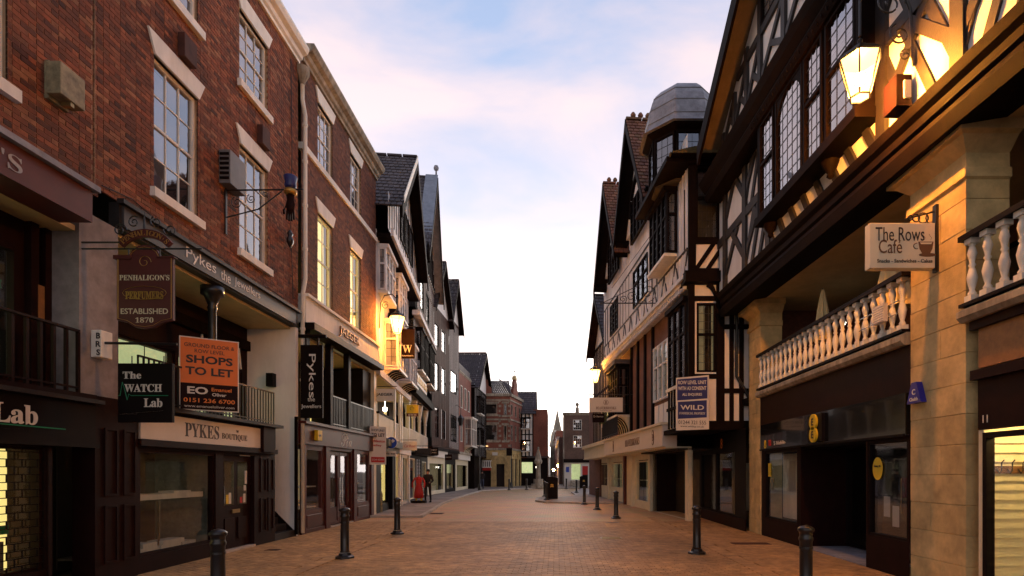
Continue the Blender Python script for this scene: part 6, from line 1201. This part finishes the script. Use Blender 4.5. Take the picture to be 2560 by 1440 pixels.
# ------------------------------------------------------------------ street lamps (lit)
def lantern(label, c, r, h, arm_pts, wall, scroll=None, bulb='bulb_small'):
    o = thing('wall_lamp', label, 'lamp', wall); x_, y_, z_ = c
    n = 6; top, bot = z_ + h * .32, z_ - h * .5
    for i in range(n):
        a, b_ = 2 * math.pi * i / n, 2 * math.pi * (i + 1) / n; rb = r * .48
        MB().add([(x_ + rb * math.cos(a), y_ + rb * math.sin(a), bot), (x_ + rb * math.cos(b_), y_ + rb * math.sin(b_), bot), (x_ + r * math.cos(b_), y_ + r * math.sin(b_), top), (x_ + r * math.cos(a), y_ + r * math.sin(a), top)], [(0, 1, 2, 3)]).build('pane', 'lamp_glass', o)
    MB().add([(x_ + r * .46 * math.cos(2 * math.pi * i / n), y_ + r * .46 * math.sin(2 * math.pi * i / n), bot - .004) for i in range(n)], [tuple(range(n))]).build('bottom_pane', 'lamp_glass', o)
    mb = MB()
    for i in range(n): a = 2 * math.pi * i / n; mb.tube([(x_ + r * .49 * math.cos(a), y_ + r * .49 * math.sin(a), bot - .01), (x_ + r * 1.02 * math.cos(a), y_ + r * 1.02 * math.sin(a), top)], .012, 5)
    for rr, z in ((r * .49, bot - .01), (r * 1.02, top)): mb.tube([(x_ + rr * math.cos(2 * math.pi * i / n), y_ + rr * math.sin(2 * math.pi * i / n), z) for i in range(n + 1)], .014, 5)
    mb.build('cage', 'iron', o); MB().lathe((x_, y_, z_ - h * .1), [(0, -.09), (.05, -.07), (.07, 0), (.05, .07), (0, .09)], 12).build('bulb', bulb, o, True)
    MB().lathe((x_, y_, top), [(r * 1.08, 0), (r * .8, h * .14), (r * .35, h * .22), (r * .3, h * .3), (r * .1, h * .36), (r * .14, h * .42), (0, h * .5)], 6).build('cap', 'iron', o)
    MB().tube(arm_pts, .022, 8).build('arm', 'iron', o)
    for sc in scroll or []: MB().tube(spiral(*sc), .013, 6).build('scroll', 'iron', o)
    return o
c = at(2150, 186, 8.1); wx = FU.pt(8.1, .07, 0)[0]
lantern('large lit lantern on a scrolled bracket against the timbered wall above the cafe sign', c, .285, .66, [(wx, 8.1, 7.6), (wx - .05, 8.1, 8.4), (wx - .2, 8.1, 8.75), (wx - .5, 8.1, 8.95), (c[0], 8.1, 8.8), (c[0], 8.1, c[2] + .55)], (wx, 8.1, 7.2),
        [((wx - .35, 8.1, 8.5), .22, .04, 1.6, 0, (1, 0, 0), (0, 0, 1)), ((wx - .2, 8.1, 8.05), .16, .03, 1.5, 2, (1, 0, 0), (0, 0, 1)), ((wx - .12, 8.1, 7.75), .09, .02, 1.4, 1, (1, 0, 0), (0, 0, 1))], 'bulb')
c = at(993, 808, 22.2); lantern('lit lantern on a swan-neck bracket beside the stone fashion shop fascia', c, .30, .78, [(-7, 22.2, c[2] - .2), (-6.95, 22.2, c[2] + .8), (-6.8, 22.2, c[2] + 1.1), (-6.5, 22.2, c[2] + 1.15), (-6.3, 22.2, c[2] + .95), (c[0], 22.2, c[2] + .5)], (-7, 22.2, 6.8), [((-6.75, 22.2, c[2] + .7), .16, .03, 1.4, 1, (1, 0, 0), (0, 0, 1))])
c = at(1487, 937, 30.5); wx = F2.pt(13.5, 0, 0)[0]; lantern('lit lantern at the far corner of the white boarded house', c, .30, .8, [(wx + .2, 30.5, c[2]), (wx, 30.5, c[2] + 1.0), (wx - .25, 30.5, c[2] + 1.25), (c[0], 30.5, c[2] + .9), (c[0], 30.5, c[2] + .5)], (wx, 30.5, 6), [((wx - .2, 30.5, c[2] + .8), .2, .03, 1.4, 1, (1, 0, 0), (0, 0, 1))])
c = (-8.2, 47, 6.6); o = thing('wall_lamp', 'unlit black lantern hanging by the pale bay window', 'lamp', (-8.5, 47, 6)); MB().lathe((-8.0, 47, 5.6), [(.14, 0), (.28, .6), (.3, .62), (.1, .85), (.03, .95), (.02, 1.5)], 6).build('lantern', 'iron', o); MB().tube([(-8.7, 47, 6.6), (-8.6, 47, 7.2), (-8.3, 47, 7.35), (-8.0, 47, 7.1)], .025, 6).build('arm', 'iron', o)

# ------------------------------------------------------------------ bollards, bins, posts
BL = [(545, None, 6.95), (862, 1395, 0), (993, 1335, 0), (2015, None, 7.45), (1742, 1384, 0), (1540, 1296, 0), (1493, 1274.5, 0), (1461, 1261, 0), (1367, 1253, 0), (1361.5, 1245, 0), (1441.6, 1234.5, 0), (1416, 1224.5, 0), (1273, 1228, 0), (1316.5, 1227, 0)]
LB = ['beside the boutique door', 'outside the dark red shop with script sign', 'in front of the one-way sign', 'in front of the phone shop doorway', 'by the long drain grating outside the phone shop windows', 'beside the small grey access cover', 'third from the jewellers corner on the footway edge', 'on the edge of the flagged build-out', 'at the rounded kerb in front of the litter bin', 'standing behind the litter bin', 'on the second kerbed build-out', 'at the edge of the far square below the brown brick house', 'in the square before the ornate bank', 'in the square before the stone cross']
prof = [(.17, 0), (.17, .03), (.13, .06), (.10, .12), (.085, .15), (.08, .8), (.092, .82), (.092, .85), (.08, .87), (.085, .92), (.105, .94), (.105, .97), (.07, 1.0), (0, 1.02)]
for (px, py, Yb), lb in zip(BL, LB):
    Yb = Yb or FPX * EYE / (py - HY); X_ = (px - CX) * Yb / FPX; z0 = .09 if Yb > 30 else 0
    o = thing('bollard', 'black cast iron bollard ' + lb, 'bollard', (X_, Yb, z0), 'black iron bollards lining the street')
    MB().lathe((X_, Yb, z0), prof[3:], 14).build('shaft', 'iron', o, True); MB().lathe((X_, Yb, z0), [(.19, 0), (.19, .035), (.13, .06), (.115, .1)], 8).build('base', 'iron', o); MB().lathe((X_, Yb, z0 + .70), [(.088, 0), (.088, .03)], 12).build('band', 'iron', o)
def bin_(px, py, w_, h_, lb):
    Yb = FPX * EYE / (py - HY); X_ = (px - CX) * Yb / FPX; z0 = .085; o = thing('litter_bin', lb, 'bin', (X_, Yb, z0)); d = .28
    MB().box(X_ - w_ / 2, X_ + w_ / 2, Yb - d, Yb + d, z0, z0 + h_ * .86).build('body', 'black', o, bevel=.03); MB().prism([(X_ + w_ / 2 * 1.04 * a, Yb - d - .02, z0 + h_ * (.86 + .14 * b_)) for a, b_ in ((-1, 0), (1, 0), (1, .35), (.6, .8), (0, 1), (-.6, .8), (-1, .35))], (0, 2 * d + .04, 0)).build('hood', 'black', o)
    mb = MB()
    for dx, dz in ((0, 0), (-.07, -.02), (.07, -.02), (0, .1), (-.06, .08), (.06, .08)): mb.lathe((X_ + dx, Yb - d - .012, z0 + h_ * .55 + dz), [(.0, -.05), (.03, -.02), (.03, .03), (0, .05)], 6, sy=.2)
    mb.build('crest', 'gold', o); return o
bin_(1380, 1250, .72, 1.38, 'large black litter bin with gold crest on the flagged build-out'); bin_(1459, 1222, .8, 1.25, 'black litter bin against the steps of the brown brick house')
o = thing('one_way_sign', 'blue round turn-right sign over a one way plate on a grey post', 'road sign', (-7.0, 22.7, .09)); Y = 22.7
MB().tube([at(948, 1285, Y), at(948, 1098, Y)], .04, 8).build('post', 'aerial_grey', o); MB().lathe((at(948, 0, Y)[0], Y, .09), [(.14, 0), (.14, .75), (.05, .95)], 8).build('post_base', 'old_metal', o); MB().tube([at(948, 1115, Y), at(978, 1115, Y)], .02, 6).build('arm', 'aerial_grey', o)
c = Vector(at(979, 1107, Y)); ring = lambda r_, k: [(c.x + r_ * math.cos(t_), Y - k, c.z + r_ * math.sin(t_)) for t_ in [i * math.pi / 16 for i in range(32)]]
MB().prism(ring(.24, .05), (0, .02, 0)).build('rim', 'sign_white', o); MB().prism(ring(.225, .055), (0, .004, 0)).build('disc', 'blue', o)
mb = MB(); mb.box(c.x - .10, c.x - .045, Y - .062, Y - .055, c.z - .15, c.z + .06); mb.box(c.x - .10, c.x + .05, Y - .0625, Y - .055, c.z + .045, c.z + .1); mb.prism([(c.x + .04, Y - .063, c.z + .16), (c.x + .16, Y - .063, c.z + .072), (c.x + .04, Y - .063, c.z - .015)], (0, .008, 0)); mb.build('arrow', 'sign_white', o)
a, b_ = at(958, 1141, Y), at(991, 1128, Y); MB().box(a[0], b_[0], Y - .05, Y - .03, a[2], b_[2]).build('plate', 'sign_white', o); ctext('One way', o, 974.5, 1134.5, Y - .05, 27, 8, m='dark_text', bold=.01)
for px, h_, lb in ((1199, 5.5, 'thin black lamp post in the square before the ornate bank'), (1278, 4.6, 'thin dark post with a hanging square sign before the bank corner')):
    Yb = 50 if px < 1250 else 58; X_ = (px - CX) * Yb / FPX; o = thing('post', lb, 'post', (X_, Yb, .09)); MB().tube([(X_, Yb, .09), (X_, Yb, h_)], .05, 8, .035).build('shaft', 'iron', o); MB().lathe((X_, Yb, .09), [(.18, 0), (.14, .4), (.06, .6)], 8).build('base', 'iron', o)
    if px > 1250: MB().box(X_ - .5, X_ + .1, Yb - .05, Yb, 3.4, 4.2).build('sign', 'black', o)
for px, py, Yb, lb in ((1384, 1178, 95, 'lit street lamp by the pale-corniced far terrace'), (1396, 1168, 82, 'lit street lamp standing before the spire'), (1413, 1160, 68, 'lit street lamp at the corner of the brown brick house')):
    c = at(px, py, Yb); o = thing('street_lamp', lb, 'lamp', (c[0], Yb, .09)); MB().tube([(c[0], Yb, .09), (c[0], Yb, c[2])], .05, 6).build('post', 'iron', o); MB().lathe(c, [(.1, 0), (.22, .3), (.1, .4), (0, .45)], 8).build('lantern', 'lamp_glow', o)
# red dress display and shop easels
o = thing('dress_display', 'headless display form in a bright red dress on a low plinth outside the white shop', 'mannequin', (-7.25, 29.3, .09)); X_, Yb = -7.25, 29.6
lathe_obj('plinth', 'black', o, (X_, Yb, .09), [(.42, 0), (.42, .12)], 12, False); lathe_obj('dress', 'red', o, (X_, Yb, .35), [(.27, 0), (.24, .3), (.17, .62), (.13, .72), (.18, .95), (.16, 1.08), (.06, 1.12)], 14, sy=.7)
for s_ in (-1, 1): MB().tube([(X_ + s_ * .14, Yb, .2), (X_ + s_ * .12, Yb, .6)], .05, 8).build('leg', 'yellow', o); MB().tube([(X_ + s_ * .2, Yb, 1.42), (X_ + s_ * .32, Yb - .05, 1.15), (X_ + s_ * .3, Yb - .1, .9)], .04, 8).build('sleeve', 'red', o)
lathe_obj('neck', 'skin', o, (X_, Yb, 1.48), [(.06, 0), (.05, .1), (0, .12)], 8)
for u, lb in ((13.7, 'small white trestle behind the phone shop corner window'), (9.0, 'small white trestle behind the glass by the near pier')):
    o = thing('trestle', lb, 'trestle', FR.pt(u, -.6, .5)); b_ = FR
    bx(FR, o, 'top', 'white_paint', u - .3, u + .3, -.65, -.55, .92, .96)
    for s_ in (-1, 1): MB().tube([FR.pt(u + s_ * .2, -.6, .92), FR.pt(u + s_ * .28, -.6, .5)], .02, 6).build('leg', 'white_paint', o)

def cable(label, pts, parent_name='cable'):
    tag(MB().tube(pts, .009, 5).build(parent_name, 'iron'), label, 'cable')
cable('thin black cable sagging along the brick above the jewellers fascia', [FL.pt(8.6 + i * .62, .03, 6.12 + .09 * math.sin(i * 1.7)) for i in range(11)])
cable('black cable running down the brick beside the far sash window', [FL.pt(14.75, .02, 12.6), FL.pt(14.8, .025, 10.2), FL.pt(14.72, .025, 8.4), FL.pt(14.85, .03, 6.3)])
o = thing('roof_aerial', 'thin television aerial on the corner house beside the stone cross', 'aerial', (-4.0, 68, 11.4)); MB().tube([(-4.0, 68, 10.5), (-4.0, 68, 13.2)], .03, 5).build('mast', 'iron', o)
for i in range(4): MB().tube([(-4.4, 68, 12.4 + i * .2), (-3.6, 68, 12.4 + i * .2)], .015, 4).build('rod', 'iron', o)
# stock in the phone shop and jewellery windows
for u, z, hgt, lb in ((15.0, 1.31, .14, 'left'), (16.1, .71, .2, ''), (16.4, 1.31, .12, ''), (20.0, 1.31, .16, ''), (20.5, .71, .2, ''), (20.8, 1.31, .12, '')):
    if u > 15.5: tag(lathe_obj('display_bust', 'sign_white', None, FL.pt(u, -.4, z), [(.07, 0), (.05, .03), (.03, hgt * .5), (.06, hgt * .8), (.02, hgt)], 8), 'small pale jewellery bust on a shelf in the dark red shop', 'display stand', 'jewellery busts in the dark red shop')

# ------------------------------------------------------------------ people
def person(label, X_, Yb, H, m_top, m_leg, step=.18, z0=.09, face=-1):
    o = thing('person', label, 'person', (X_, Yb, z0)); k = H / 1.75; f = face
    V_ = {'pel': (0, 0, .95), 'wai': (0, 0, 1.1), 'che': (0, .01 * f, 1.3), 'nec': (0, .02 * f, 1.48), 'hb': (0, .03 * f, 1.56), 'hd': (0, .04 * f, 1.66),
          'h1': (-.10, 0, .9), 'k1': (-.11, step * f * .9, .5), 'a1': (-.11, step * f * .55, .09), 't1': (-.11, step * f * .55 + .16 * f, .04), 'h2': (.10, 0, .9), 'k2': (.11, .02, .49), 'a2': (.11, -step * f, .10), 't2': (.11, -step * f + .15 * f, .03),
          's1': (-.19, 0, 1.42), 'e1': (-.25, -.05 * f, 1.14), 'w1': (-.17, .17 * f, 1.06), 'p1': (-.10, .22 * f, 1.08), 's2': (.19, 0, 1.42), 'e2': (.25, -.05 * f, 1.14), 'w2': (.17, .17 * f, 1.05), 'p2': (.10, .22 * f, 1.07)}
    rad = dict(pel=.155, wai=.14, che=.165, nec=.065, hb=.075, hd=.10, h1=.10, k1=.07, a1=.05, t1=.04, h2=.10, k2=.07, a2=.05, t2=.04, s1=.085, e1=.06, w1=.045, p1=.04, s2=.085, e2=.06, w2=.045, p2=.04)
    E = ['pel-wai', 'wai-che', 'che-nec', 'nec-hb', 'hb-hd', 'pel-h1', 'h1-k1', 'k1-a1', 'a1-t1', 'pel-h2', 'h2-k2', 'k2-a2', 'a2-t2', 'che-s1', 's1-e1', 'e1-w1', 'w1-p1', 'che-s2', 's2-e2', 'e2-w2', 'w2-p2']
    ks = list(V_); me = bpy.data.meshes.new('body'); me.from_pydata([tuple(c_ * k for c_ in V_[n]) for n in ks], [tuple(ks.index(q) for q in e_.split('-')) for e_ in E], []); b_ = bpy.data.objects.new('tmp', me); COL.objects.link(b_)
    sk = b_.modifiers.new('s', 'SKIN'); b_.modifiers.new('sub', 'SUBSURF').levels = 2; sk.use_smooth_shade = True
    for i, n in enumerate(ks): me.skin_vertices[0].data[i].radius = (rad[n] * k, rad[n] * k * (.8 if n in ('pel', 'wai', 'che') else 1)); me.skin_vertices[0].data[i].use_root = n == 'pel'
    bpy.context.view_layer.update(); m2 = bpy.data.meshes.new_from_object(b_.evaluated_get(bpy.context.evaluated_depsgraph_get())); bpy.data.objects.remove(b_); m2.materials.clear()
    for q in (m_top, m_leg, 'skin'): m2.materials.append(M[q])
    for q in m2.polygons:
        c_ = q.center / k; q.use_smooth = True; q.material_index = 2 if c_.z > 1.5 or (c_.y * f > .15 and .98 < c_.z < 1.16 and abs(c_.x) < .17) else (1 if c_.z < .92 else 0)
    ob = bpy.data.objects.new('body', m2); COL.objects.link(ob); ob.parent = o
    lathe_obj('hair', 'hair', o, (X_, Yb - .015 * f * k, z0 + 1.66 * k), [(.098 * k, -.03 * k), (.108 * k, .03 * k), (.09 * k, .09 * k), (.04 * k, .12 * k), (0, .122 * k)], 10)
    lathe_obj('shoe', 'black', o, (X_ - .11 * k, Yb + step * f * .55 * k + .07 * f, z0), [(.06, 0), (.06, .05), (.04, .09)], 8, sy=2); lathe_obj('shoe', 'black', o, (X_ + .11 * k, Yb - step * f * k + .07 * f, z0), [(.06, 0), (.06, .05), (.04, .09)], 8, sy=2)
    return o
o = person('person in dark coat walking towards us holding a phone on the flagged pavement', -6.88, 30.1, 1.76, 'cloth_dark', 'cloth_dark'); bx(Frame((-6.95, 29.86), (1, 0), (0, -1)), None, 'phone', 'black', .0, .08, 0, .012, 1.18, 1.26); tag(bpy.data.objects['phone'], 'dark phone held in the hands of the walking person', 'phone')
person('person in dark jacket and blue jeans standing before the bank shopfront', -7.3, 55.3, 1.75, 'cloth_dark', 'jeans', .06, .09, 1)
#TAIL
flush_text()
